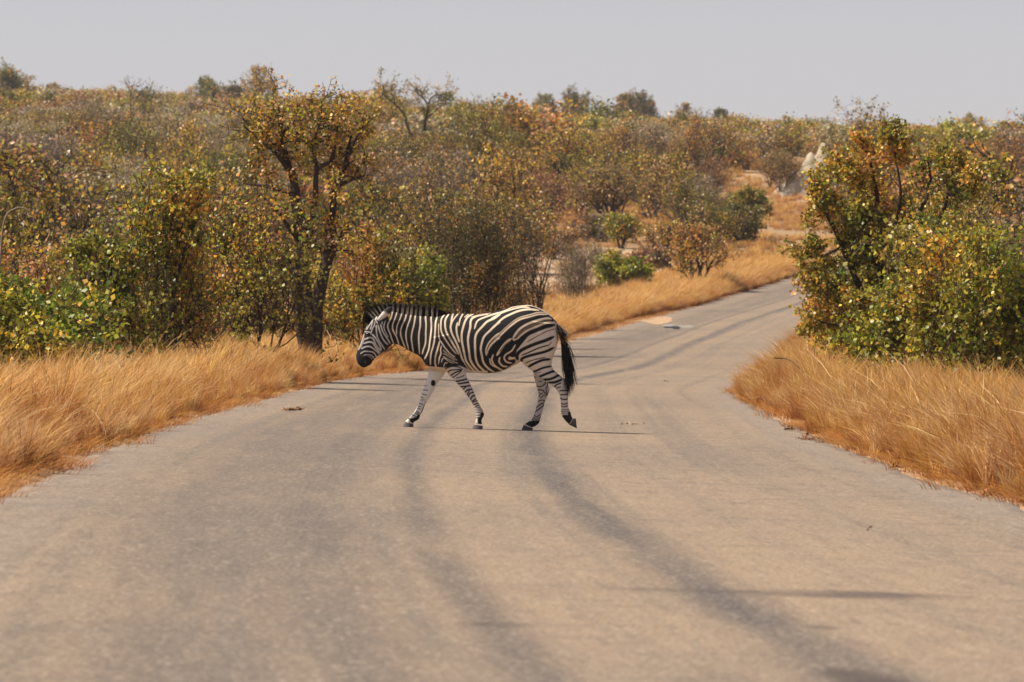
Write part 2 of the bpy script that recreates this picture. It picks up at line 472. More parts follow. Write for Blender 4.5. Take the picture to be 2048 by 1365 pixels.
# stripes, traced from the photo in five enlargements: name -> (x0, y0, scale)
CR = {'A': (700, 600, 8.531), 'B': (840, 600, 8.531), 'C': (980, 600, 7.583), 'D': (790, 720, 8.53), 'E': (1020, 720, 8.531)}
W_NECK = [  # cream stripes on black
 ('A', 24, [(735,150),(720,230),(700,310),(660,390),(645,450),(660,520),(690,590),(715,670),(745,745)]),
 ('A', 25, [(808,190),(770,320),(735,410),(728,490),(755,560),(790,620),(815,690),(838,775)]),
 ('A', 22, [(895,200),(860,310),(815,420),(797,500),(798,590)]),
 ('A', 25, [(970,200),(945,320),(895,430),(868,520),(868,600),(890,680),(920,760),(948,835)]),
 ('A', 25, [(1050,200),(1025,330),(985,440),(960,540),(958,640),(975,740),(1002,845)]),
 ('A', 28, [(1125,200),(1110,320),(1090,440),(1060,560),(1050,660),(1065,780),(1082,895)]),
 ('A', 30, [(1205,200),(1200,330),(1200,440),(1180,560),(1175,660),(1180,780),(1187,925)]),
 ('A', 30, [(1305,200),(1290,300),(1300,420),(1295,560),(1295,660),(1285,760),(1250,860),(1233,930)]),
 ('B', 30, [(210,230),(190,310),(195,420),(190,560),(170,720),(150,850),(110,950),(80,1010)]),
 ('B', 30, [(295,285),(270,380),(262,520),(250,680),(225,800),(190,920),(180,1040),(180,1110)]),
 ('B', 16, [(322,405),(320,520),(325,620),(345,690)]),
 ('B', 32, [(340,700),(320,780),(290,880),(265,980),(260,1080),(285,1170)]),
 ('B', 24, [(345,690),(385,750),(440,830),(500,900),(560,950),(600,980)]),
 ('B', 22, [(370,780),(355,860),(360,920),(330,1000),(318,1100)]),
 ('B', 28, [(420,255),(370,320),(358,420),(365,530),(410,630),(480,740),(560,850),(620,920)]),
 ('B', 34, [(495,240),(440,330),(430,430),(450,540),(500,640),(570,760),(630,860),(660,930)]),
 ('B', 36, [(565,235),(545,320),(535,400),(525,480),(550,580),(600,680),(650,790),(690,900),(720,1000),(760,1070)]),
 ('B', 24, [(655,235),(600,300),(555,370),(535,430)]),
 ('B', 34, [(645,385),(625,470),(630,560),(650,640),(675,720)]),
 ('B', 26, [(735,235),(690,320),(665,435)]),
 ('B', 18, [(825,245),(765,295)]),
 ('B', 40, [(905,245),(820,290),(770,370),(735,480),(715,570),(715,680),(735,800),(760,920),(790,1040),(850,1130),(920,1210),(960,1250)]),
 ('B', 16, [(740,1040),(780,1110),(820,1160),(880,1230)]),
 ('B', 42, [(1000,270),(900,310),(865,370),(860,470),(835,570),(820,680),(830,800),(845,920),(860,1020),(900,1100),(960,1180),(1040,1250)]),
 ('B', 20, [(1160,245),(1060,262),(960,285)]),
 ('B', 32, [(1365,215),(1230,255),(1100,300),(1000,345),(960,400),(932,495)]),
 ('B', 42, [(1365,255),(1260,320),(1150,370),(1060,460),(980,550),(945,640),(940,760),(945,900),(955,1000),(990,1100),(1060,1180),(1140,1240)]),
 ('B', 40, [(1365,385),(1280,440),(1200,520),(1100,620),(1060,720),(1040,820),(1045,890),(1060,960),(1075,1040),(1110,1110),(1180,1180),(1260,1230)]),
 ('B', 10, [(880,290),(1040,250),(1200,225)]),
 ('C', 36, [(0,468),(90,380),(190,285),(300,225),(450,165),(600,145),(740,160)]),
 ('C', 25, [(0,300),(80,250),(200,190),(350,140),(500,110),(600,120)]),
 ('C', 16, [(0,225),(150,190),(260,150),(350,110),(500,90),(640,92),(760,140),(880,212),(950,275)]),
 ('B', 26, [(1365,560),(1290,610),(1200,700),(1150,780),(1125,870),(1135,950)]),
 ('B', 26, [(1365,650),(1280,700),(1210,780),(1165,850),(1140,930)]),
 ('C', 60, [(870,215),(740,208),(600,245),(450,288),(330,368),(215,468),(110,572),(0,690)]),
 ('C', 42, [(930,292),(850,282),(700,320),(560,372),(460,435),(400,500),(345,590)]),
 ('C', 44, [(960,345),(850,352),(700,410),(560,472),(470,540),(400,605),(350,600)]),
 ('C', 46, [(320,590),(240,650),(170,740),(105,840)]),
 ('C', 28, [(385,680),(330,770),(240,830),(215,880),(250,940),(330,960)]),
 ('C', 60, [(300,885),(310,885)]), ('C', 40, [(310,890),(395,880)]),
 ('C', 28, [(50,830),(30,900),(60,980),(150,1050),(225,1085)]),
 ('C', 30, [(150,870),(140,940),(190,1000),(260,1012)]),
 ('B', 26, [(1190,1000),(1210,1090),(1280,1140),(1365,1172)]),
 ('B', 18, [(1310,940),(1365,890)]),
 ('B', 12, [(400,860),(480,930),(560,990),(640,1030)]), ('B', 10, [(395,910),(450,940),(520,990),(600,1040)]),
 ('B', 12, [(400,960),(460,1000),(560,1050),(650,1080)]), ('B', 13, [(370,1060),(390,1000),(430,1000),(480,1040),(560,1080),(660,1100)]),
 ('B', 14, [(410,1135),(430,1080),(470,1075)]),
]
W_HEAD = [
 ('A', 20, [(450,440),(455,540),(460,600)]), ('A', 25, [(480,430),(510,540),(550,640),(600,720),(650,765)]),
 ('A', 23, [(525,420),(560,540),(610,620),(655,690),(685,745)]), ('A', 16, [(605,360),(580,460),(610,560),(655,640)]), ('A', 14, [(555,370),(545,410)]),
 ('A', 28, [(380,590),(430,640),(480,720),(520,800),(532,855)]), ('A', 22, [(460,600),(490,680),(540,760),(592,845)]),
 ('A', 26, [(255,675),(340,642),(400,672),(440,760),(480,820),(530,872)]), ('A', 27, [(235,745),(320,720),(390,732),(430,800),(470,855),(512,905)]),
 ('A', 25, [(195,835),(270,800),(350,800),(420,850),(470,890),(497,925)]), ('A', 22, [(172,925),(240,882),(310,880),(390,892),(430,930),(452,975)]),
 ('A', 16, [(190,972),(260,942),(300,935),(350,942),(390,970),(412,1005)]), ('A', 8, [(230,1000),(300,970),(350,980),(380,1015)]),
 ('A', 12, [(400,330),(340,420),(290,500),(262,530)]), ('A', 13, [(385,350),(370,440),(350,500)]), ('A', 13, [(425,370),(415,440),(385,490),(350,600)]),
 ('A', 13, [(242,580),(215,680),(180,770),(150,855)]), ('A', 9, [(225,590),(190,690),(150,790),(135,850)]), ('A', 9, [(252,650),(215,740),(185,820)]),
 ('A', 13, [(252,545),(345,552)]), ('A', 10, [(340,370),(300,440),(268,500)]), ('A', 16, [(430,330),(470,400)]),
]
K_THIGH = [  # black stripes on pale hindquarters
 ('C', 54, [(975,380),(850,402),(720,452),(600,502),(500,570),(440,622),(350,660)]),
 ('C', 44, [(965,560),(850,612),(700,662),(560,720),(450,782),(408,850),(420,905)]),
 ('C', 18, [(900,685),(800,710),(700,745),(580,800),(480,840)]),
 ('C', 36, [(970,722),(850,780),(700,820),(580,852),(488,890),(480,935)]),
 ('C', 13, [(840,870),(700,900),(600,930),(540,960)]), ('C', 34, [(912,900),(800,912),(680,960),(580,1015)]),
 ('C', 28, [(925,1005),(800,1032),(700,1075),(655,1088)]), ('C', 33, [(990,1072),(880,1110),(755,1162)]),
 ('C', 33, [(1058,1132),(930,1195),(815,1212)]), ('C', 24, [(1080,1208),(980,1242),(890,1252)]),
 ('C', 8, [(770,1100),(700,1110),(650,1130)]), ('C', 10, [(930,640),(900,680)]),
 ('E', 22, [(868,350),(760,392),(655,388)]), ('E', 22, [(862,395),(790,425),(765,455)]), ('E', 16, [(860,460),(795,478)]),
 ('E', 18, [(850,525),(990,520)]), ('E', 18, [(860,595),(990,590)]), ('E', 20, [(862,660),(930,675),(995,660)]), ('E', 18, [(865,745),(930,755),(1000,730)]),
 ('E', 16, [(868,790),(930,800),(1005,775)]), ('E', 10, [(868,850),(1010,845)]), ('E', 10, [(868,882),(1015,878)]), ('E', 10, [(870,910),(1020,905)]),
 ('E', 44, [(1010,910),(1020,960)]), ('E', 95, [(930,990),(1010,990)]), ('E', 60, [(960,1020),(1010,1060)]),
]
K_FORE = [
 ('B', 20, [(440,1120),(560,1095),(690,1110)]), ('B', 18, [(440,1170),(560,1132),(690,1150)]), ('B', 18, [(485,1240),(515,1202),(640,1190),(730,1178)]),
 ('B', 20, [(525,1292),(600,1242),(710,1200)]), ('B', 16, [(560,1325),(640,1272),(700,1222)]),
 ('D', 24, [(1040,368),(1130,350),(1215,328)]), ('D', 24, [(1075,410),(1160,396),(1265,378)]), ('D', 14, [(1050,312),(1120,292),(1175,268)]),
 ('D', 22, [(1120,460),(1200,450),(1300,438)]), ('D', 18, [(1155,505),(1210,465)]), ('D', 22, [(1195,555),(1240,512),(1320,498)]), ('D', 18, [(1225,605),(1250,562),(1270,520)]),
 ('D', 20, [(1245,645),(1280,572),(1350,548)]), ('D', 22, [(1285,685),(1320,622),(1362,606)]), ('D', 20, [(1315,708),(1372,668)]), ('D', 16, [(1325,745),(1350,712),(1410,694)]),
 ('D', 16, [(1342,768),(1400,742),(1430,735)]), ('D', 13, [(1370,792),(1440,768)]), ('D', 10, [(1340,812),(1470,805)]), ('D', 10, [(1350,842),(1480,836)]),
 ('D', 10, [(1360,872),(1490,866)]), ('D', 12, [(1365,902),(1500,896)]), ('D', 55, [(1490,930),(1485,985)]), ('D', 14, [(1380,945),(1490,940)]), ('D', 16, [(1385,985),(1480,985)]), ('D', 62, [(1450,1010),(1450,1070)]),
]
K_FFORE = [
 ('D', 58, [(652,385),(650,412)]), ('D', 10, [(462,517),(555,520)]), ('D', 10, [(450,578),(535,606)]), ('D', 11, [(430,632),(482,656)]), ('D', 9, [(425,690),(500,688)]),
 ('D', 12, [(405,740),(472,766)]), ('D', 10, [(390,792),(440,802)]), ('D', 10, [(378,828),(424,842)]), ('D', 14, [(365,880),(415,920)]), ('D', 14, [(335,908),(400,942)]),
 ('D', 14, [(290,938),(350,968)]), ('D', 13, [(530,722),(470,850),(435,950)]), ('D', 62, [(405,980),(395,1000)]), ('D', 55, [(290,1040),(360,1015)]), ('D', 16, [(215,1000),(300,1030)]),
 ('D', 8, [(500,450),(545,440)]),
]
K_FHIND = [
 ('E', 16, [(400,300),(432,295)]), ('E', 11, [(490,376),(545,365)]), ('E', 16, [(440,450),(520,460),(590,420),(605,385)]), ('E', 18, [(465,520),(550,520),(600,570),(645,615)]),
 ('E', 10, [(475,582),(512,560)]), ('E', 14, [(485,642),(520,590),(555,575)]), ('E', 14, [(525,652),(570,610),(605,620)]), ('E', 16, [(480,715),(540,690),(610,712)]),
 ('E', 18, [(435,835),(520,762),(590,738)]), ('E', 18, [(425,893),(500,840),(575,778)]), ('E', 14, [(405,928),(450,980),(510,935)]), ('E', 14, [(388,968),(440,1022),(520,985)]),
 ('E', 14, [(375,1002),(430,1062),(510,1035)]), ('E', 13, [(608,500),(645,440),(640,400)]), ('E', 12, [(642,590),(620,520)]), ('E', 85, [(450,1090),(290,1110)]), ('E', 40, [(480,1060),(480,1100)]),
]
def stroke_d(strokes, k=1.0):
    """signed cover 0..1 of a set of strokes for every vertex (side view)"""
    cover = np.zeros(nv)
    for cr, w, pts in strokes:
        x0, y0, s = CR[cr]
        p = catmull(np.array(pts, dtype=float), 4) if len(pts) > 2 else np.array(pts, dtype=float)
        p = p / s + np.array([x0, y0])
        hw = w / s / 2 * k
        lo, hi = p.min(0) - hw - 2, p.max(0) + hw + 2
        ok = np.where((U > lo[0]) & (U < hi[0]) & (Vv > lo[1]) & (Vv < hi[1]))[0]
        if not len(ok): continue
        q = np.stack([U[ok], Vv[ok]], 1)
        best = np.full(len(ok), 1e9)
        L = len(p)
        for i in range(L - 1):
            a, b = p[i], p[i + 1]
            ab = b - a
            t = np.clip(((q - a) @ ab) / max(ab @ ab, 1e-9), 0, 1)
            tt = (i + t) / (L - 1)
            taper = np.clip(np.minimum(tt, 1 - tt) * 7 + .5, 0, 1) if len(pts) > 3 else 1.0
            best = np.minimum(best, np.hypot(*(q - a - t[:, None] * ab).T) - hw * taper)
        cover[ok] = np.maximum(cover[ok], np.clip(.5 - best / 1.1, 0, 1))
    return cover
BLACK = np.array([.016, .016, .018]); CREAM = np.array([.70, .56, .405]); PALE = np.array([.58, .52, .47]); WHITE = np.array([.70, .66, .60]); BROWN = np.array([.16, .105, .07])
rows = lambda c: np.tile(c, (nv, 1))
def over(C, cover, c): return C * (1 - cover[:, None]) + c * cover[:, None]
hc = rows(BLACK)
# pale hindquarters, legs and belly
thigh_line = np.interp(Vv, [600, 640, 668, 700, 712, 730, 900], [1300, 1113, 1060, 1034, 1031, 1031, 1031])
hind = smoothstep(-1, 1, U - thigh_line) * (Vv > 640)
hc = over(hc, hind, PALE * .55 + CREAM * .45)
fore_top = np.interp(U, [860, 893, 920, 945], [741, 735.0, 731.5, 742])
leg_f = smoothstep(-1, 1, Vv - fore_top) * (U < 975) * (U > 846)
hc = over(hc, leg_f * (Vv > 729), PALE)
belly = np.interp(U, [838, 850, 858, 870, 885, 905, 930, 960, 985, 1005, 1020, 1036, 1060], [740, 731, 733, 733.5, 735, 740, 747, 747, 746, 742, 733, 722, 716])
hc = over(hc, smoothstep(-.8, .8, Vv - belly) * (Vv > 720) * (U < 1062), CREAM * .85)
legs_low = smoothstep(746, 750, Vv)
hc = over(hc, legs_low * (U < 975), PALE)
hc = over(hc, smoothstep(738, 744, Vv) * (U > 1050), PALE)
hc = over(hc, stroke_d(W_NECK, .80) * (1 - legs_low), CREAM)
hc = over(hc, stroke_d(W_HEAD, .88), PALE * .9 + .03)
hc = over(hc, stroke_d([('C', 14, [(860,205),(740,205),(600,242),(450,280),(330,355),(215,455),(110,560),(0,680)]), ('B', 16, [(1365,605),(1280,660),(1200,745),(1150,830)]),
                        ('C', 30, [(930,312),(850,318),(700,366),(560,425),(460,495),(385,565)]), ('C', 15, [(300,630),(220,690),(150,780)]),
                        ('C', 16, [(985,438),(850,482),(700,560),(560,640)])]), BROWN)
hc = over(hc, stroke_d(K_THIGH, 1.18) * (Dp < .03), BLACK)
hc = over(hc, stroke_d(K_THIGH, 1.18) * (Dp >= .03) * (Vv < 735), BLACK)
hc = over(hc, stroke_d(K_FORE, 1.25) * (Dp < .03), BLACK)
farleg = (Dp > .03) & (Vv > 744)
hc[farleg & (U < 975)] = WHITE; hc[farleg & (U > 1030)] = PALE * .85
hc = over(hc, stroke_d(K_FFORE, 1.35) * farleg, BLACK)
hc = over(hc, stroke_d(K_FHIND, 1.25) * farleg, BLACK)
# dark muzzle, eye socket, nostril and mouth
muz = ((U - 727.5) / 17.5) ** 2 + ((Vv - 724.5) / 13.0) ** 2
muz2 = (U < np.interp(Vv, [698, 704, 712, 735], [700, 719, 722, 722])).astype(float)
hc = over(hc, np.maximum(smoothstep(1.12, .88, muz), muz2), np.array([.018, .016, .017]))
hc = over(hc, stroke_d([('A', 40, [(275,585),(335,590)]), ('A', 20, [(255,525),(330,520)])]), BLACK)
hc = over(hc, stroke_d([('A', 12, [(258,1045),(262,1080)]), ('A', 8, [(105,1000),(128,1065)])]), np.array([.16, .14, .13]))
hc = over(hc, stroke_d([('A', 26, [(455,300),(440,330)])]), PALE)
a = body_me.color_attributes.new('Col', 'FLOAT_COLOR', 'POINT')
c4 = np.ones((nv, 4), dtype=np.float32); c4[:, :3] = hc
a.data.foreach_set('color', c4.ravel())
body_me.materials.clear(); body_me.materials.append(M_hide)
body_me.polygons.foreach_set('use_smooth', np.ones(len(body_me.polygons), dtype=bool))

zebra = empty('zebra', ((930 - 1024) / PXM, ZY, 0.0))
tag(zebra, 'striped zebra walking left across the asphalt road, head lowered', 'zebra')
link('body', body_me, zebra)

# hooves
def hoof_mesh(top, bot, hwt, hwb, y):
    s = [(*top[0], *top[1], hwt * .96), (*top[0], *top[1], hwt), None, (*bot[0], *bot[1], hwb), (*bot[0], *bot[1], hwb * .93)]
    t = np.array(s[1]); b = np.array(s[3])
    st = [t * 1.0, t * .8 + b * .2, t * .4 + b * .6, b]
    V, F, caps = loft(st, y, n=3, seg=20, power=2.1)
    nr = len(V) // 20
    k = np.repeat(np.linspace(0, 1, nr), 20)[:, None]
    c = np.array([.50, .42, .36]) * (1 - smoothstep(.05, .22, k)) + np.array([.085, .08, .082]) * smoothstep(.05, .22, k)
    me = bpy.data.meshes.new('hoof')
    me.from_pydata([tuple(p) for p in V], [], F + caps); me.update()
    at_ = me.color_attributes.new('Col', 'FLOAT_COLOR', 'POINT')
    cc = np.ones((len(V), 4), dtype=np.float32); cc[:, :3] = c
    at_.data.foreach_set('color', cc.ravel()); me.materials.append(M_hide)
    bm = bmesh.new(); bm.from_mesh(me); bmesh.ops.recalc_face_normals(bm, faces=bm.faces); bm.to_mesh(me); bm.free()
    me.polygons.foreach_set('use_smooth', [len(p.vertices) == 4 for p in me.polygons])
    return me
for top, bot, hwt, hwb, y in ((((810.5, 843), (827, 849.5)), ((804, 857.2), (825.5, 857.8)), .034, .05, FY - .015),
                              (((949, 847.5), (966, 852)), ((942.3, 861.2), (965, 861.8)), .035, .052, NY + .015),
                              (((1047.5, 849.5), (1066, 857)), ((1042, 863.8), (1064.5, 864.4)), .034, .05, FY - .01),
                              (((1137, 849), (1147, 837)), ((1153.5, 857), (1151.5, 837)), .032, .046, NY + .01)):
    link('hoof', hoof_mesh(top, bot, hwt, hwb, y), zebra)

# eyes
for s in (-1, 1):
    bm = bmesh.new()
    bmesh.ops.create_uvsphere(bm, u_segments=16, v_segments=10, radius=.021)
    x, z = zx(736.0, 668.5)
    for v in bm.verts: v.co = (v.co.x * 1.15 + x, v.co.y * .7 + s * .074, v.co.z * .75 + z)
    me = bpy.data.meshes.new('eye'); bm.to_mesh(me); bm.free()
    m, nt, out = new_mat('eye_gloss')
    d = N(nt, 'ShaderNodeBsdfPrincipled', Roughness=.12); d.inputs['Base Color'].default_value = (.008, .006, .005, 1)
    nt.links.new(d.outputs[0], out.inputs['Surface'])
    me.materials.append(m); me.polygons.foreach_set('use_smooth', [True] * len(me.polygons))
    link('eye', me, zebra)

# ears: a cupped leaf, pale with a dark outer half
def ear_mesh(base, tip, width, y0, y1, side):
    nL, nW = 14, 10
    V, C, F = [], [], []
    bx, bz = zx(*base); tx, tz = zx(*tip)
    ax = np.array([tx - bx, y1 - y0, tz - bz]); L = np.linalg.norm(ax); ax /= L
    wv = np.cross(ax, [0, 1, 0]); wv /= np.linalg.norm(wv)
    dv = np.array([0, side, 0])
    for layer in (0, 1):
        for i in range(nL + 1):
            t = i / nL
            w = width * (.62 + .75 * math.sin(math.pi * min(t * 1.05, 1) * .62)) * (1 - t ** 5) ** .5 * .8 + .001
            for j in range(nW + 1):
                q = j / nW * 2 - 1
                p = np.array([bx, y0, bz]) + ax * L * t + wv * w * math.sin(q * 1.25) / .95 + dv * (w * .75 * (math.cos(q * 1.25)) - (.006 if layer else 0))
                V.append(p)
                d = smoothstep(.52, .62, t + .06 * q)
                rim = smoothstep(.82, .95, abs(q)) * .5
                base_c = np.array([.62, .58, .52]) * (1 - d) + np.array([.035, .032, .032]) * d
                C.append(base_c * (1 - rim * d) + np.array([.5, .45, .4]) * rim * d)
    n = (nL + 1) * (nW + 1)
    for l in (0, 1):
        for i in range(nL):
            for j in range(nW):
                k = l * n + i * (nW + 1) + j
                F.append((k, k + 1, k + nW + 2, k + nW + 1))
    for i in range(nL):
        for j in (0, nW):
            k = i * (nW + 1) + j
            F.append((k, k + nW + 1, n + k + nW + 1, n + k))
    return mesh_np('ear', np.array(V), [np.array(F)], np.array(C), [M_hide])
link('ear', ear_mesh((756, 641), (784.5, 614.5), .034, -.052, -.085, -1), zebra)
link('ear', ear_mesh((753, 640), (780, 613), .034, .052, .085, 1), zebra)

# hair: ribbons
def ribbons(P0, P1, P2, w, C0, C1):
    """three-point ribbons with colours at root and tip, tapering"""
    n = len(P0)
    side = np.cross(P2 - P0, np.random.RandomState(1).normal(size=(n, 3)) * [.35, 1.0, .2] + [.0, .001, 0])
    side = np.cross(P2 - P0, side); side /= np.linalg.norm(side, axis=1, keepdims=True) + 1e-9
    s = side * np.asarray(w).reshape(-1, 1)
    V = np.stack([P0 - s, P0 + s, P1 - s * .85, P1 + s * .85, P2 - s * .2, P2 + s * .2], 1).reshape(-1, 3)
    Cm = (C0 + C1) / 2 if C0.ndim == 2 else None
    C = np.stack([C0, C0, Cm, Cm, C1, C1], 1).reshape(-1, 3)
    b = np.arange(n)[:, None] * 6
    F = np.vstack([b + [0, 1, 3, 2], b + [2, 3, 5, 4]])
    return V, F, C
r = np.random.RandomState(8)
crest = np.array([(739, 647), (743, 641), (748, 636), (756, 630), (766, 625), (780, 621), (795, 624.5), (815, 629), (840, 631.5), (865, 633), (885, 631.5), (896, 629.5)], float)
mtop = np.array([(726, 643), (726.5, 633), (730, 622), (740, 613), (755, 608.5), (778, 607), (797, 606.5), (818, 607.5), (842, 609.5), (866, 612.5), (886, 621), (899, 628)], float)
nh = 9000
t = r.uniform(0, 1, nh) * (len(crest) - 1); i = np.minimum(t.astype(int), len(crest) - 2); f = (t - i)[:, None]
cb = crest[i] * (1 - f) + crest[i + 1] * f; ct_ = mtop[i] * (1 - f) + mtop[i + 1] * f
lat = r.uniform(-1, 1, nh)
yb = lat * .024; yt = lat * .030 + r.normal(0, .004, nh)
ln = np.clip(r.normal(.93, .07, nh), .7, 1.08) * (1 - .12 * np.abs(lat))
jit = r.normal(0, .6, (nh, 2)) * [1, .3]
def zx3(uv, y): return np.stack([(uv[:, 0] - 930) / PXM, y, (HOR - uv[:, 1]) / PXM + CAM_H], 1)
root = zx3(cb + [0, 3.0], yb); tip = zx3(cb + (ct_ - cb) * ln[:, None] + jit, yt)
st_u = np.array([743.5, 748.5, 754, 761.5, 768.5, 776, 786, 795.5, 805, 814.5, 823, 831.5, 841, 853.5, 864.5, 874])
st_w = np.array([.7, .8, .9, 1.0, 1.0, .8, 1.5, 1.7, 2.3, 2.0, 1.9, 2.0, 1.9, 2.2, 1.9, .8])
dd = np.abs(cb[:, :1] + (ct_[:, :1] - cb[:, :1]) * .3 - st_u) - st_w
white = smoothstep(1.1, -.2, dd.min(1))[:, None]
mid = root + (tip - root) * .66
c_r = np.array([.018, .015, .014]) * (1 - white) + np.array([.84, .74, .60]) * white
c_t = np.array([.020, .013, .010]) + 0 * c_r
V1, F1, C1 = ribbons(root, (root + mid) / 2, mid + (tip - root) * .02, np.full(nh, .0030), c_r, c_r * .8)
V2, F2, C2 = ribbons(mid, (mid + tip) / 2, tip, np.full(nh, .0026), c_r * .55 + c_t * .45, c_t)
link('mane', mesh_np('mane', np.vstack([V1, V2]), [np.vstack([F1, F2 + len(V1)])], np.vstack([C1, C2]), [M_hair], smooth=False), zebra)

# tail: striped dock and long black tuft
dock = [(1105, 637, 1103, 649, .03), (1112, 643, 1106, 653, .030), (1118, 652, 1111, 658, .026), (1123, 663, 1116, 667, .022), (1128, 676, 1121, 679, .019),
        (1131.5, 690, 1125, 692, .016), (1134, 706, 1128, 707, .013), (1136, 722, 1131, 722, .009)]
V, F, caps = loft(dock, 0.0, n=4, seg=14, power=2.0, y_end=-.10)
k = np.repeat(np.arange(len(V) // 14), 14)
cst = np.where((k[:, None] % 5) < 2, np.array([[.4, .32, .24]]), np.array([[.018, .016, .016]])) * np.where(k[:, None] > 20, .2, 1)
nb_ = 2600
tt = r.uniform(.12, 1, nb_) ** .8
dc = np.array([((a_[0] + a_[2]) / 2, (a_[1] + a_[3]) / 2) for a_ in dock])
ii = np.minimum((tt * (len(dc) - 1)).astype(int), len(dc) - 2); ff = (tt * (len(dc) - 1) - ii)[:, None]
rb = dc[ii] * (1 - ff) + dc[ii + 1] * ff
ang = r.uniform(0, 6.28, nb_)
spread = r.normal(0, 1, nb_) * np.where(r.uniform(0, 1, nb_) < .12, 1.9, .85)
length = np.where(tt < .45, r.uniform(10, 26, nb_), r.uniform(35, 108, nb_) * (.6 + .4 * tt))
yb = -.10 * tt + np.sin(ang) * .012
root = zx3(rb + np.stack([np.cos(ang) * 2.4, 0 * ang], 1), yb)
endu = np.clip(rb[:, 0] + 4 + spread * 5.5 + np.abs(spread) * 2 + length * .03, 1121.5, 1154); endv = np.minimum(rb[:, 1] + length, r.uniform(762, 797, nb_))
low = smoothstep(740, 790, endv)
endu = endu * (1 - low * .35) + (1136.5 + spread * 6.0 + np.abs(spread) * 2.0) * low * .35
tip = zx3(np.stack([endu, endv], 1), -.10 - .10 * tt + r.normal(0, .022, nb_))
mid = (root + tip) / 2 + np.stack([np.full(nb_, .016), r.normal(0, .008, nb_), np.full(nb_, .02)], 1)
ct0 = np.where((tt < .5)[:, None] & (r.uniform(0, 1, nb_) < .3)[:, None], np.array([[.28, .21, .14]]), np.array([[.016, .014, .015]]))
Vh, Fh, Ch = ribbons(root, mid, tip, np.full(nb_, .0034), ct0, ct0)
quad = np.array(F); n0 = len(V)
tail_me = mesh_np('tail', np.vstack([V, Vh]), [np.vstack([quad, Fh + n0])], np.vstack([cst, Ch]), [M_hair], smooth=False)
link('tail', tail_me, zebra)

# ------------------------------------------------------------------ plants: growth
PAL = {'green': (.105, .140, .014), 'lime': (.245, .232, .022), 'olive': (.180, .145, .022), 'yellow': (.450, .320, .038), 'orange': (.460, .225, .030),
       'rust': (.290, .135, .040), 'tan': (.44, .28, .14), 'brown': (.200, .128, .060), 'dark': (.085, .078, .018), 'sage': (.32, .29, .16), 'grey': (.30, .25, .20)}
for k_ in PAL: PAL[k_] = np.array(PAL[k_]) * 1.48
BARK = {'dark': np.array([.055, .042, .034]), 'grey': np.array([.15, .12, .10]), 'brown': np.array([.10, .068, .05]), 'pale': np.array([.24, .20, .165])}

def norm(v):
    return v / (math.sqrt(v[0] * v[0] + v[1] * v[1] + v[2] * v[2]) + 1e-9)

def grow(seed, H, W, stems=4, kids=(6, 5, 4), up=.35, spread=.6, wiggle=.18, r0=.05, first=.25, lens=(.62, .5, .42, .4), base_spread=.12, cup=0.0):
    """-> list of branches (points (k,3), radii (k), level)"""
    r = np.random.RandomState(seed)
    out = []
    stack = []
    for s in range(stems):
        az = 6.283 * (s + r.uniform(-.3, .3)) / stems
        til = spread * r.uniform(.35, 1.0) if stems > 1 else r.uniform(0, .15)
        d = np.array([math.cos(az) * math.sin(til), math.sin(az) * math.sin(til), math.cos(til)])
        b = np.array([math.cos(az), math.sin(az), 0]) * base_spread * r.uniform(.4, 1) * (stems > 1)
        stack.append((b - [0, 0, .15], d, H * lens[0] * r.uniform(.75, 1.15), r0 * r.uniform(.7, 1.1), 0))
    while stack:
        p, d, L, rr, lv = stack.pop()
        n = (6, 5, 4, 3, 3)[lv]
        pts = [np.array(p, float)]
        dd = d.copy()
        for k in range(n):
            dd = norm(dd + r.normal(0, wiggle * (1 + .3 * lv), 3) + np.array([0, 0, up * (.25 if lv else .12)]))
            pts.append(pts[-1] + dd * L / n)
        pts = np.array(pts)
        rads = rr * (1 - .62 * np.linspace(0, 1, n + 1))
        out.append((pts, rads, lv))
        if lv < len(kids):
            m = max(1, int(round(kids[lv] * r.uniform(.75, 1.25))))
            for c in range(m):
                t = first + (1 - first) * (c + r.uniform(.1, .9)) / m
                k = min(int(t * n), n - 1); fr = t * n - k
                q = pts[k] * (1 - fr) + pts[k + 1] * fr
                pd = norm(pts[k + 1] - pts[k])
                v = norm(np.cross(pd, r.normal(size=3)))
                ang = r.uniform(.5, 1.1) if lv == 0 else r.uniform(.45, 1.2)
                nd = norm(pd * math.cos(ang) + v * math.sin(ang) + np.array([0, 0, up * .5]))
                stack.append((q, nd, L * lens[min(lv + 1, len(lens) - 1)] / lens[0] * r.uniform(.7, 1.25) * (1.15 - .35 * t) if lv == 0 else L * .62 * r.uniform(.65, 1.2),
                              rads[k] * r.uniform(.45, .7), lv + 1))
    top = np.percentile(np.concatenate([b[0][:, 2] for b in out]), 98)
    allp = np.concatenate([b[0][:, :2] for b in out])
    wid = np.percentile(np.abs(allp), 97) * 2
    sz, sx = H / top, W / wid
    res = []
    for pts, rads, lv in out:
        q = pts.copy()
        q[:, 2] *= sz
        q[:, :2] *= sx
        q[:, 2] = np.where(q[:, 2] > .88 * H, .88 * H + (q[:, 2] - .88 * H) * .45, q[:, 2])
        res.append((q, rads, lv))
    return res

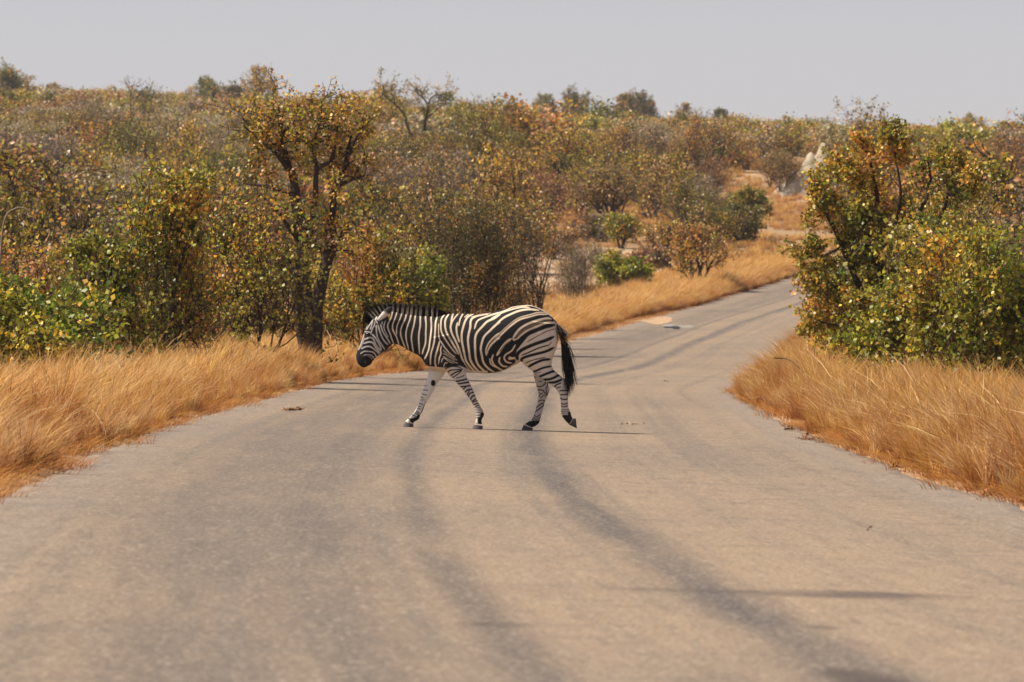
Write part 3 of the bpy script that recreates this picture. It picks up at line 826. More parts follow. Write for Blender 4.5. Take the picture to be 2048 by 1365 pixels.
def tubes(branches, sides, col, r):
    V, F, C = [], [], []
    n0 = 0
    th = np.linspace(0, 2 * math.pi, sides, endpoint=False)
    for pts, rads, lv in branches:
        k = len(pts)
        tan_ = np.gradient(pts, axis=0)
        tan_ /= np.linalg.norm(tan_, axis=1, keepdims=True) + 1e-9
        ref = np.array([.37, .21, .9]) if abs(tan_[0, 2]) < .8 else np.array([1.0, .2, .1])
        a = np.cross(tan_, ref); a /= np.linalg.norm(a, axis=1, keepdims=True) + 1e-9
        b = np.cross(tan_, a)
        ring = pts[:, None] + (a[:, None] * np.cos(th)[None, :, None] + b[:, None] * np.sin(th)[None, :, None]) * rads[:, None, None]
        V.append(ring.reshape(-1, 3))
        i = n0 + np.arange((k - 1) * sides)
        j = i - n0
        nxt = np.where(j % sides == sides - 1, i - sides + 1, i + 1)
        F.append(np.stack([i, nxt, nxt + sides, i + sides], 1))
        C.append(np.tile(col * r.uniform(.7, 1.3), (k * sides, 1)))
        n0 += k * sides
    return np.vstack(V), np.vstack(F), np.vstack(C)

def leaves(branches, r, per, size, palette, sp=.10, levels=(2, 3), hang=.2, clump=1.3, seed=0, keep=None):
    """diamond leaves set around the twigs; palette: list of (colour name, weight)"""
    A, D = [], []
    for pts, rads, lv in branches:
        if lv not in levels: continue
        n = per if lv == max(levels) else max(1, per // 2)
        t = r.uniform(.15, 1.0, n) * (len(pts) - 1)
        k = np.minimum(t.astype(int), len(pts) - 2); f = (t - k)[:, None]
        A.append(pts[k] * (1 - f) + pts[k + 1] * f)
        D.append(np.tile(norm(pts[-1] - pts[0]), (n, 1)))
    A = np.vstack(A); D = np.vstack(D)
    A = A + r.normal(0, sp, A.shape)
    A = A[A[:, 2] > .12]
    if keep is not None:
        k = keep(A); A = A[k]
    n = len(A)
    d = r.normal(size=(n, 3)) + [0, 0, -hang * 2]
    d /= np.linalg.norm(d, axis=1, keepdims=True)
    s = np.cross(d, r.normal(size=(n, 3))); s /= np.linalg.norm(s, axis=1, keepdims=True) + 1e-9
    nn = np.cross(d, s)
    L = size * r.uniform(.6, 1.25, n)[:, None]
    w = L * r.uniform(.36, .52, n)[:, None]
    p0 = A; p1 = A + d * L * .45 + s * w + nn * L * .10; p2 = A + d * L; p3 = A + d * L * .45 - s * w + nn * L * .10
    V = np.stack([p0, p1, p2, p3], 1).reshape(-1, 3)
    b = np.arange(n)[:, None] * 4
    F = np.vstack([b + [0, 1, 2], b + [0, 2, 3]])
    names = [p[0] for p in palette]; wts = np.array([p[1] for p in palette], float); wts /= wts.sum()
    x = Noise(seed + 50, 9, clump)(A) + .7 * Noise(seed + 51, 12, 4.5)(A) + r.normal(0, .38, n)
    x = np.argsort(np.argsort(x)) / n              # even use of the palette
    ci = np.minimum(np.searchsorted(np.cumsum(wts), x), len(names) - 1)
    C = np.array([PAL[q] for q in names])[ci] * r.uniform(.7, 1.3, (n, 1)) * (1 + r.normal(0, .05, (n, 3)))
    C = np.repeat(np.clip(C, .005, .9), 4, 0)
    return V, F, C

def plant_meshes(seed, H, W, kind, detail=1.0, size=None, thick=1.0, br=None):
    """kind -> (trunk mesh, crown mesh)"""
    k = KINDS[kind]
    r = np.random.RandomState(seed + 900)
    br = br or grow(seed, H, W, **{**k['grow'], 'r0': k['grow']['r0'] * thick})
    top_lv = max(b[2] for b in br)
    trunk = [b for b in br if b[2] <= 1]
    twigs = [b for b in br if b[2] >= 2]
    bark = BARK[k['bark']]
    V0, F0, C0 = tubes([b for b in trunk if b[2] == 0], 7, bark, r)
    V1, F1, C1 = tubes([b for b in trunk if b[2] == 1], 5, bark, r)
    tm = mesh_np('trunk', np.vstack([V0, V1]), [np.vstack([F0, F1 + len(V0)])], np.vstack([C0, C1]), [M_wood])
    tw = k.get('twig', .006)
    V2, F2, C2 = tubes([(p, np.maximum(rd_, tw * (1 if detail >= 1 else 1.6)), lv) for p, rd_, lv in twigs], 3, BARK[k.get('twigbark', k['bark'])], r)
    per = max(1, int(k['per'] * detail))
    V3, F3, C3 = leaves(br, r, per, size or k['size'], k['pal'], k.get('sp', .10), k.get('levels', (top_lv - 1, top_lv)), k.get('hang', .2), k.get('clump', 1.3), seed)
    midx = np.concatenate([np.zeros(len(F2)), np.ones(len(F3))])
    cm = mesh_np('crown', np.vstack([V2, V3]), [F2, F3 + len(V2)], np.vstack([C2, C3]), [M_wood, M_leaf], midx, smooth=False)
    return tm, cm

G = dict
KINDS = {
 'green':  G(grow=G(stems=7, kids=(6, 5, 5), up=.25, spread=.75, r0=.032, first=.12, lens=(.7, .5, .4, .4)), bark='brown', per=10, size=.080, sp=.06, pal=[('dark', .6), ('green', 3), ('lime', 4), ('olive', 2), ('yellow', .9), ('orange', .2)]),
 'mixed':  G(grow=G(stems=6, kids=(6, 5, 5), up=.35, spread=.55, r0=.045, first=.22), bark='dark', per=8, size=.075, sp=.055, pal=[('dark', 1.0), ('green', 1.2), ('olive', 2.8), ('lime', 2.6), ('yellow', 1.7), ('orange', 1.6), ('rust', .5)], clump=1.6),
 'orange': G(grow=G(stems=5, kids=(6, 5, 5), up=.3, spread=.6, r0=.042, first=.25), bark='dark', per=6, size=.072, sp=.06, pal=[('olive', 2.0), ('lime', .9), ('yellow', 1.6), ('orange', 2.6), ('rust', 1.4), ('tan', .8)], clump=1.5),
 'olive':  G(grow=G(stems=5, kids=(6, 5, 5), up=.4, spread=.45, r0=.045, first=.28), bark='dark', per=6, size=.070, sp=.055, pal=[('olive', 3.4), ('green', 1), ('lime', 1.5), ('yellow', 1.4), ('orange', .8), ('brown', 1)]),
 'tree':   G(grow=G(stems=2, kids=(5, 6, 5, 4), up=.30, spread=.22, r0=.13, first=.30, lens=(.50, .52, .4, .4), base_spread=.10, wiggle=.17), bark='dark', per=4, size=.070, sp=.05, levels=(3, 4), pal=[('olive', 3.0), ('yellow', 2.0), ('orange', 1.5), ('rust', .6), ('tan', 1.2), ('lime', 1.2)], clump=1.1),
 'crooked': G(grow=G(r0=.05), bark='dark', per=4, size=.12, sp=.12, levels=(3, 4), pal=[('dark', 1), ('olive', 3), ('brown', 1), ('orange', 1)], twig=.010),
 'spray':  G(grow=G(r0=.05), bark='dark', per=5, size=.074, sp=.055, levels=(3, 4), pal=[('dark', .5), ('green', 1.2), ('olive', 3.0), ('lime', 3.0), ('yellow', 2.0), ('orange', 1.4), ('rust', .3), ('tan', .4)], clump=1.9),
 'gold':   G(grow=G(stems=5, kids=(5, 5, 4), up=.25, spread=.50, r0=.06, first=.38, wiggle=.18), bark='dark', per=6, size=.08, sp=.09, pal=[('olive', 1.6), ('yellow', 2.4), ('orange', 2.6), ('tan', 1), ('rust', .6), ('lime', .6)], clump=1.2),
 'dense':  G(grow=G(stems=6, kids=(7, 6, 5), up=.3, spread=.6, r0=.05, first=.15), bark='dark', per=11, size=.055, sp=.09, pal=[('dark', 3), ('olive', 2.4), ('brown', 1.2), ('green', 1.0), ('orange', .5)]),
 'wispy':  G(grow=G(stems=3, kids=(8, 6, 6), up=.4, spread=.40, r0=.07, first=.25), bark='dark', twigbark='brown', per=9, size=.050, sp=.09, pal=[('olive', 3), ('brown', 1.6), ('orange', .7), ('dark', 1.4), ('yellow', .8), ('tan', 1)], twig=.005),
 'bare':   G(grow=G(stems=4, kids=(5, 4, 4), up=.35, spread=.55, r0=.085, first=.4, wiggle=.2), bark='dark', per=1, size=.055, sp=.05, pal=[('rust', 1), ('brown', 1), ('tan', 1)], twig=.006),
 'twiggy': G(grow=G(stems=8, kids=(6, 6, 5), up=.5, spread=.6, r0=.025, first=.12), bark='grey', twigbark='grey', per=2, size=.05, sp=.08, pal=[('tan', 1.5), ('grey', 1.5), ('brown', 1), ('olive', 1.2)], twig=.004),
 'rusty':  G(grow=G(stems=6, kids=(6, 5, 5), up=.5, spread=.5, r0=.028, first=.2), bark='brown', per=5, size=.062, sp=.08, pal=[('rust', 1.6), ('brown', 2.4), ('orange', 1.0), ('tan', 1.6), ('olive', 1.2)]),
 'sage':   G(grow=G(stems=7, kids=(6, 5, 5), up=.5, spread=.6, r0=.03, first=.12), bark='grey', per=7, size=.055, sp=.10, pal=[('sage', 4), ('tan', 2), ('olive', 1.6), ('grey', 1)]),
 'flat':   G(grow=G(stems=3, kids=(6, 6, 5), up=.05, spread=.28, r0=.14, first=.66, lens=(.85, .5, .4, .4), base_spread=.03), bark='dark', per=12, size=.10, sp=.14, pal=[('dark', 2), ('olive', 2), ('green', 1.4), ('brown', .8)]),
}
def add_plant(name, px, Y, H, W, kind, seed, label, cat, group=None, detail=1.0, size=None, rz=0.0, meshes=None):
    p = at(px, Y)
    o = empty(name, (p[0], p[1], p[2]), rz)
    tag(o, label, cat, group)
    tm, cm = meshes or plant_meshes(seed, H, W, kind, detail, size)
    link('trunk', tm, o); link('crown', cm, o)
    return o

# the plants nearest the road, each its own: (name, column, distance, height, width, kind, seed, label, category)
NEAR = [
 ('leafy_shrub', 20, 73, 1.75, 2.6, 'green', 101, 'low broad-leaved green shrub at the left edge behind the tall verge grass', 'shrub'),
 ('leafy_shrub', 205, 88, 2.35, 1.9, 'green', 102, 'bright green shrub left of the orange and green mopane, behind the left verge grass', 'shrub'),
 ('mopane_bush', 325, 92, 3.65, 2.0, 'mixed', 103, 'tall mopane bush with lime top and orange middle above the left verge', 'bush'),
 ('mopane_bush', 110, 112, 2.5, 2.2, 'orange', 104, 'rust orange bush behind the green shrubs on the left', 'bush'),
 ('mopane_bush', 500, 100, 3.3, 2.2, 'olive', 105, 'thin olive mopane bush left of the thick-trunked tree', 'bush'),
 ('mopane_bush', 740, 122, 3.1, 1.8, 'mixed', 107, 'yellow-green bush right of the thick-trunked tree, above the zebra head', 'bush'),
 ('mopane_bush', 650, 135, 2.6, 2.2, 'orange', 117, 'orange bush in the shade behind the thick-trunked tree', 'bush'),
 ('mopane_bush', 835, 142, 2.7, 1.5, 'green', 108, 'lime tipped bush directly above the zebra neck', 'bush'),
 ('thorn_tree', 850, 170, 6.0, 3.6, 'wispy', 109, 'slender olive thorn tree with one dark upright trunk behind the zebra', 'tree'),
 ('dense_bush', 935, 158, 4.3, 2.8, 'dense', 110, 'dark dense bush rising above the zebra back', 'bush'),
 ('mopane_bush', 975, 200, 6.0, 3.0, 'orange', 122, 'golden orange bush top showing above the dark dense bush', 'bush'),
 ('bare_tree', 1072, 186, 3.9, 2.4, 'bare', 111, 'small leafless dark-stemmed tree above the zebra rump', 'tree'),
 ('twiggy_shrub', 1155, 240, 3.1, 2.0, 'twiggy', 112, 'grey twiggy shrub beside the bare sandy clearing', 'shrub'),
 ('mopane_bush', 1688, 106, 2.3, 1.3, 'mixed', 114, 'drooping bush at the left foot of the large right-hand mopane', 'bush'),
 ('leafy_shrub', 1945, 82, 2.75, 2.6, 'green', 115, 'bright green leafy shrub on the right verge nearest the camera', 'shrub'),
 ('mopane_bush', 1890, 97, 3.2, 2.0, 'mixed', 116, 'rust and yellow bush between the large mopane and the green shrub on the right', 'bush'),
 ('mopane_tree', 1900, 122, 4.3, 2.4, 'tree', 118, 'sparse high-branched mopane tree behind the right-hand bushes', 'tree'),
 ('twiggy_shrub', 1985, 130, 3.9, 3.2, 'twiggy', 119, 'bare grey twig shrub at the far right behind the leafy bushes', 'shrub'),
 ('leafy_shrub', 2075, 92, 2.2, 2.4, 'mixed', 120, 'yellowing shrub cut by the right edge of the view', 'shrub'),
 ('leafy_shrub', 1830, 92, 2.0, 1.8, 'green', 121, 'low dark green shrub at the foot of the right-hand bushes', 'shrub'),
]
for (name, px, Y, H, W, kind, seed, label, cat) in NEAR:
    big = None
    add_plant(name, px, Y, H, W, kind, seed, label, cat, 'plants along the road verge', 1.0, big, rz=seed * 1.7)

# the thick-trunked tree: main limbs as they fork in the photo, twigs grown on them
def limb_tree(seed, px, Y, limbs, kids=(4, 4, 3), x0=0.0, tw=.75, low=1300, tl=1.0, k=2.3536):
    r = np.random.RandomState(seed)
    p0 = at(px, Y); sc_ = FPX / Y
    out = []
    for pts, r0, r1, twigs, depth in limbs:
        q = np.array([(x0 + x_ / k, 120 + y_ / k) for x_, y_ in pts])
        n = len(q)
        P_ = np.stack([(q[:, 0] - px) / sc_, np.linspace(depth[0], depth[1], n) + r.normal(0, .03, n), (HOR - q[:, 1]) / sc_ + CAM_H - p0[2]], 1)
        if pts[0][1] > low: P_ = np.vstack([[P_[0, 0], P_[0, 1], -.1], P_])
        P_ = catmull(P_, 3)
        P_[:, :2] += r.normal(0, .012, (len(P_), 2))
        rad_ = np.linspace(r0, r1, len(P_))
        out.append((P_, rad_, 0 if r0 > .06 else 1))
        for c in range(int(twigs * tw)):
            t = 1 - .62 * r.uniform(0, 1) ** 1.2
            k_ = min(int(t * (len(P_) - 1)), len(P_) - 2)
            pd = norm(P_[k_ + 1] - P_[k_])
            stack = [(P_[k_], norm(pd * .5 + norm(r.normal(size=3)) * .95 + [0, 0, .25]), r.uniform(.45, .85) * tl, max(r1, .010), 2)]
            while stack:
                p, d, L, rr, lv = stack.pop()
                pts_ = [p]; dd = d
                for m in range(4):
                    dd = norm(dd + r.normal(0, .30, 3) + [0, 0, .03])
                    pts_.append(pts_[-1] + dd * L / 4)
                pts_ = np.array(pts_)
                out.append((pts_, np.linspace(rr, rr * .4, 5), lv))
                if lv < 4:
                    for m in range(kids[lv - 2]):
                        h = r.randint(1, 5)
                        stack.append((pts_[h], norm(norm(pts_[h] - pts_[h - 1]) * .6 + norm(r.normal(size=3)) * .8), L * r.uniform(.4, .7), rr * .55, lv + 1))
    return out
LIMBS = [([(x_, y_ if y_ > 420 else 420 - (420 - y_) * .74) for x_, y_ in l_[0]],) + l_[1:] for l_ in [([(1450,1365),(1440,1150),(1420,1000),(1410,850),(1390,650),(1385,560),(1350,470),(1320,330),(1310,150)], .20, .020, 14, (0, .15)),
         ([(1482,1365),(1490,1150),(1520,1030),(1550,850),(1565,720),(1580,600),(1620,520),(1690,320)], .17, .020, 12, (.05, -.3)),
         ([(1425,1365),(1400,1180),(1385,1050),(1395,900)], .12, .05, 3, (-.15, 0)),
         ([(1410,850),(1470,740),(1490,520),(1470,430),(1500,300),(1540,190)], .07, .016, 13, (.0, -.5)),
         ([(1490,520),(1560,470),(1580,380),(1600,230)], .05, .014, 11, (-.3, -.1)), ([(1385,560),(1300,440),(1230,360),(1150,280)], .06, .014, 14, (.1, -.4)),
         ([(1390,640),(1280,600),(1180,580),(1100,540)], .05, .012, 9, (0, .5)), ([(1520,1030),(1600,850),(1650,770)], .06, .016, 7, (0, -.4)),
         ([(1405,850),(1330,740),(1250,650)], .05, .014, 8, (0, -.5)), ([(1580,600),(1660,560),(1740,540)], .05, .012, 9, (-.1, .4)),
         ([(1350,470),(1260,330),(1220,220)], .045, .012, 12, (.1, .6)), ([(1620,520),(1640,400),(1660,250)], .04, .012, 11, (-.3, .3)), ([(1320,330),(1390,240),(1430,170)], .035, .012, 11, (.1, -.2))]]
add_plant('mopane_tree', 612, 108, 5.6, 2.8, 'tree', 106, 'tall thick-trunked mopane tree with sparse orange leaves left of the zebra', 'tree', 'plants along the road verge',
          meshes=plant_meshes(106, 5.6, 2.8, 'tree', 1.0, None, 1.0, limb_tree(106, 612, 108, LIMBS, tl=.85)))
LIMBS3 = [([(395,650),(392,370),(410,255),(392,210),(345,165)], .17, .03, 9, (0, .4)), ([(408,235),(440,188),(515,184)], .07, .02, 9, (.2, -.5)), ([(388,205),(365,135)], .05, .02, 7, (.3, .9)),
          ([(398,560),(300,350),(290,295),(240,238),(190,198),(145,165)], .12, .02, 10, (.1, -.8)), ([(240,238),(222,175),(215,140)], .05, .02, 7, (-.5, -.2)), ([(408,300),(470,250),(500,225)], .06, .02, 8, (.2, .8))]
add_plant('thorn_tree', 845, 420, 7.2, 5.0, 'bare', 210, 'crooked dark-limbed tree reaching above the ridge behind the zebra', 'tree', 'scattered trees and bushes of the middle distance',
          meshes=plant_meshes(210, 7, 5, 'crooked', 1.0, .13, 1.0, limb_tree(210, 845, 420, LIMBS3, (3, 3, 2), 700, 1.0, 600, 1.5, 2.626)))
LIMBS2 = [([(1262,1400),(1225,1310),(1180,1210),(1100,1000),(1040,880),(990,770),(940,680),(870,630)], .11, .016, 15, (0, -.5)), ([(1100,1000),(1060,760),(990,640),(930,590)], .045, .012, 11, (-.2, .4)),
          ([(1270,1400),(1235,1200),(1230,950),(1220,700),(1180,480),(1140,390)], .10, .016, 16, (.1, .3)), ([(1230,950),(1290,780),(1320,650),(1290,450),(1275,350)], .05, .012, 15, (.1, -.5)),
          ([(1280,1400),(1262,1200),(1380,900),(1425,700),(1470,560),(1450,450)], .09, .014, 13, (.1, .5)), ([(1400,850),(1520,730),(1560,600),(1640,480)], .05, .014, 8, (.3, 0)),
          ([(1560,620),(1640,600),(1720,550)], .035, .011, 8, (.1, -.3)), ([(1180,1200),(1050,1080),(960,1060),(905,1050)], .045, .010, 9, (0, -.7)),
          ([(1185,1240),(1050,1200),(960,1165),(900,1135)], .04, .009, 7, (0, .3)), ([(1200,1270),(1060,1250),(980,1245),(900,1215)], .035, .009, 5, (0, -.4)),
          ([(1265,1250),(1400,1080),(1560,950),(1650,850)], .06, .012, 15, (0, -.6)), ([(1265,1220),(1480,1180),(1600,1100)], .05, .012, 14, (0, -.8)),
          ([(1040,880),(940,930),(870,930)], .03, .009, 6, (-.3, -.6)), ([(1220,700),(1100,560),(1030,490)], .04, .012, 14, (.2, -.3)),
          ([(1235,1050),(1150,850),(1130,650)], .045, .012, 14, (.1, -.7)), ([(1262,1150),(1330,1000),(1350,830)], .045, .012, 14, (.1, -.8)), ([(1240,1150),(1160,1080),(1120,1130)], .035, .010, 12, (0, -.9)),
          ([(1230,1000),(1180,800),(1240,600)], .045, .012, 14, (.2, .8))]
add_plant('mopane_bush', 1762, 105, 4.7, 3.4, 'mixed', 113, 'largest orange and green mopane bush, leaning over the right road edge', 'bush', 'plants along the road verge',
          meshes=plant_meshes(113, 4.7, 3.4, 'spray', 1.0, None, 1.0, limb_tree(113, 1762, 105, LIMBS2, (5, 4, 3), 1240, 1.0, 1380, .58)))

# middle distance plants that stand out
MID = [
 ('mopane_tree', 1240, 372, 6.0, 5.4, 'gold', 201, 'dark multi-stemmed mopane tree with rust orange crown above the sandy clearing', 'tree'),
 ('mopane_tree', 1412, 415, 5.6, 5.4, 'gold', 202, 'golden orange spreading tree left of the pale termite mound', 'tree'),
 ('mopane_bush', 1392, 262, 3.3, 3.0, 'gold', 203, 'orange and green bush standing beside the far road bend', 'bush'),
 ('leafy_shrub', 1250, 268, 1.6, 2.3, 'green', 204, 'low green shrub on the sandy clearing by the far road', 'shrub'),
 ('leafy_shrub', 1245, 318, 2.0, 2.6, 'olive', 205, 'small olive shrub at the top of the sandy clearing', 'shrub'),
 ('rusty_bush', 1115, 300, 1.6, 2.2, 'rusty', 218, 'low dry bush at the left end of the sandy clearing', 'bush'),
 ('sage_bush', 1190, 330, 1.5, 2.6, 'sage', 219, 'straw coloured low bush at the back of the sandy clearing', 'bush'),
 ('leafy_shrub', 1330, 318, 1.5, 2.2, 'orange', 220, 'small orange shrub at the right end of the sandy clearing', 'shrub'),
 ('twiggy_shrub', 1215, 292, 1.1, 1.9, 'twiggy', 221, 'small grey twig shrub in the middle of the sandy clearing', 'shrub'),
 ('rusty_bush', 1300, 288, 1.2, 2.0, 'rusty', 222, 'small red brown bush on the sandy clearing near the far road', 'bush'),
 ('dense_bush', 1480, 330, 2.2, 2.4, 'dense', 206, 'dark brown low bush behind the far road bend', 'bush'),
 ('leafy_shrub', 1500, 372, 2.0, 2.6, 'green', 207, 'dull green bush up the slope behind the far bend', 'shrub'),
 ('thorn_tree', 1705, 300, 8.6, 6.4, 'wispy', 208, 'wide feathery olive thorn tree rising beyond the large right-hand mopane', 'tree'),
 ('bare_tree', 270, 420, 7.6, 4.6, 'bare', 209, 'tall leafless tree breaking the skyline on the left hillside', 'tree'),
 ('mopane_tree', 950, 400, 7.0, 5.6, 'olive', 211, 'tall green-topped tree on the ridge right of the crooked dark-limbed tree', 'tree'),
 ('rusty_bush', 2015, 330, 6.6, 4.8, 'rusty', 212, 'red brown leafless-looking bush at the far right on the slope', 'bush'),
 ('mopane_tree', 760, 330, 5.0, 4.6, 'rusty', 213, 'brown crowned tree behind the thin yellow mopane tops', 'tree'),
 ('mopane_bush', 1060, 330, 4.0, 4.6, 'rusty', 214, 'dry brown bush on the slope above the bare tree', 'bush'),
 ('sage_bush', 1330, 440, 4.0, 6.5, 'sage', 215, 'pale straw-coloured bush between the two orange trees', 'bush'),
 ('sage_bush', 400, 420, 5.0, 8.0, 'sage', 216, 'pale grey-green bush high on the left hillside', 'bush'),
 ('sage_bush', 30, 400, 5.0, 7.0, 'sage', 217, 'yellow-green feathery bush near the skyline at far left', 'bush'),
]
for (name, px, Y, H, W, kind, seed, label, cat) in MID:
    add_plant(name, px, Y, H, W, kind, seed, label, cat, 'scattered trees and bushes of the middle distance', .9, .13, rz=seed * 1.3,
              meshes=plant_meshes(seed, H, W, kind, .9, .13 if kind != 'gold' else .11, 1.6) )

# hillside plants: a handful grown, then copied
PROTO = {}
def proto(kind, i):
    if (kind, i) not in PROTO:
        PROTO[kind, i] = plant_meshes(700 + 37 * i + sum(map(ord, kind)), 3.4, 3.6, kind, .72, .10, 1.7)
    return PROTO[kind, i]
r = np.random.RandomState(42)
HILL = {'orange': ('mopane_bush', 'rust and gold mopane bush', 'bush'), 'gold': ('mopane_tree', 'golden open-crowned mopane tree', 'tree'), 'mixed': ('mopane_bush', 'yellow and green mopane bush', 'bush'),
        'olive': ('mopane_bush', 'thin olive brown mopane bush', 'bush'), 'rusty': ('rusty_bush', 'dry red brown bush', 'bush'),
        'twiggy': ('twiggy_shrub', 'leafless grey twig shrub', 'shrub'), 'sage': ('sage_bush', 'pale straw coloured bush', 'bush'),
        'wispy': ('thorn_tree', 'fine-leaved olive thorn tree', 'tree'), 'dense': ('dense_bush', 'dark dense bush', 'bush'),
        'tree': ('mopane_tree', 'open dark-limbed mopane tree', 'tree'), 'bare': ('bare_tree', 'leafless dark-limbed tree', 'tree')}
kn = list(HILL); kp = np.array([.12, .15, .10, .16, .10, .14, .09, .11, .04, .12, .07]); kp /= kp.sum()
placed = [at(n[1], n[2])[:2] for n in NEAR + MID]
clear = [(-3.5, 290, 4.5, 20)] 
cnt = 0; tries = 0; LAB = {}
while cnt < 335 and tries < 30000:
    tries += 1
    Y = math.sqrt(r.uniform(118 ** 2, 490 ** 2))
    X = r.uniform(-.099, .099) * Y
    d = float(road_d(np.array([X]), np.array([Y]))[0])
    if Y < 500 and abs(d) < (5.0 if Y < 200 else 7.5): continue
    px = X / Y * FPX + 1024
    if 1020 < px < 1360 and 205 < Y < 345: continue
    if 1440 < px < 1740 and 225 < Y < 403: continue
    if 960 < px < 1380 and Y < 250: continue
    if d > 0 and Y < 300 and px < 1800: continue
    if 60 < px < 140 and 230 < Y < 330: continue
    if X > xc(Y) - 4 and Y < 150 and X < 12 and d < 5: continue
    q = np.array([X, Y])
    if any(abs(q[0] - a_[0]) < 1.5 + Y * .004 and abs(q[1] - a_[1]) < 3 + Y * .01 for a_ in placed): continue
    placed.append(q)
    kind = kn[r.choice(len(kn), p=kp)]
    if kind == 'twiggy' and Y < 210: kind = 'gold'
    name, lab, cat = HILL[kind]
    marks = [(120, 'behind the leftmost green shrub'), (260, 'behind the bright green shrub'), (420, 'behind the lime topped mopane'), (560, 'left of the thick-trunked tree'),
             (700, 'behind the thick-trunked tree'), (800, 'above the zebra head'), (900, 'above the zebra neck'), (1020, 'above the dark dense bush'), (1130, 'above the zebra rump'),
             (1340, 'above the sandy clearing'), (1480, 'left of the termite mound'), (1680, 'around the termite mound'), (1820, 'behind the largest right-hand mopane'), (9999, 'behind the far right bushes')]
    side = next(t_ for lim, t_ in marks if px < lim)
    hgt = 'low on slope' if Y < 230 else ('lower midslope' if Y < 310 else ('midslope' if Y < 380 else ('upper slope' if Y < 450 else 'high on slope')))
    z = float(terrain(np.array([X]), np.array([Y]))[0])
    s = (.68 + .8 * r.uniform(0, 1) ** 1.3) * (1.12 if cat == 'tree' else 1.0) * (1 - .40 * float(smoothstep(350, 470, Y)) * (1 if px > 900 else .4))
    o = empty(name, (X, Y, z), r.uniform(0, 6.28))
    o.scale = (s * r.uniform(.85, 1.2), s * r.uniform(.85, 1.2), s * r.uniform(.85, 1.25))
    siz = 'small' if s < .75 else ('large' if s > 1.05 else 'mid-sized')
    LAB.setdefault(f'{siz} {lab} {side}, {hgt}', []).append((px, o))
    tag(o, f'{siz} {lab} {side}, {hgt}', cat, lab.replace('bush', 'bushes').replace('shrub', 'shrubs').replace('tree', 'trees') + ' among the scrub')
    tm, cm = proto(kind, int(r.randint(2)))
    link('trunk', tm, o); link('crown', cm, o)
    cnt += 1

for t_, os_ in LAB.items():
    os_.sort(key=lambda q_: q_[0])
    if len(os_) > 1:
        for k_, (px, o) in enumerate(os_):
            o['label'] = t_ + ', ' + ('left one' if k_ == 0 else ('right one' if k_ == len(os_) - 1 else ('middle one' if len(os_) == 3 else ('second one', 'third one', 'fourth one', 'fifth one')[min(k_ - 1, 3)])))

# ------------------------------------------------------------------ masses nobody could count: scattered with geometry nodes
def scatter(name, pts, rot, scl, pick, protos, label):
    me = bpy.data.meshes.new(name)
    n = len(pts)
    me.vertices.add(n)
    me.vertices.foreach_set('co', np.asarray(pts, dtype=np.float32).ravel())
    for nm, typ, dat in (('rot', 'FLOAT_VECTOR', rot), ('scl', 'FLOAT_VECTOR', scl)):
        a = me.attributes.new(nm, typ, 'POINT'); a.data.foreach_set('vector', np.asarray(dat, dtype=np.float32).ravel())
    a = me.attributes.new('pick', 'INT', 'POINT'); a.data.foreach_set('value', np.asarray(pick, dtype=np.int32))
    o = link(name, me)
    c = bpy.data.collections.new(name + '_kinds')
    for p in protos: c.objects.link(p)
    ng = bpy.data.node_groups.new(name, 'GeometryNodeTree')
    ng.interface.new_socket('Geometry', in_out='INPUT', socket_type='NodeSocketGeometry')
    ng.interface.new_socket('Geometry', in_out='OUTPUT', socket_type='NodeSocketGeometry')
    nn, ll = ng.nodes, ng.links
    gi, go = nn.new('NodeGroupInput'), nn.new('NodeGroupOutput')
    ci = nn.new('GeometryNodeCollectionInfo'); ci.inputs['Collection'].default_value = c
    ci.inputs['Separate Children'].default_value = True; ci.inputs['Reset Children'].default_value = True
    ip = nn.new('GeometryNodeInstanceOnPoints'); ip.inputs['Pick Instance'].default_value = True
    def attr(nm, typ):
        a = nn.new('GeometryNodeInputNamedAttribute'); a.data_type = typ; a.inputs['Name'].default_value = nm
        return a.outputs['Attribute']
    ll.new(gi.outputs[0], ip.inputs['Points']); ll.new(ci.outputs[0], ip.inputs['Instance'])
    ll.new(attr('pick', 'INT'), ip.inputs['Instance Index'])
    ll.new(attr('rot', 'FLOAT_VECTOR'), ip.inputs['Rotation']); ll.new(attr('scl', 'FLOAT_VECTOR'), ip.inputs['Scale'])
    ll.new(ip.outputs[0], go.inputs[0])
    md = o.modifiers.new('scatter', 'NODES'); md.node_group = ng
    tag(o, label, None, None, 'stuff')
    return o

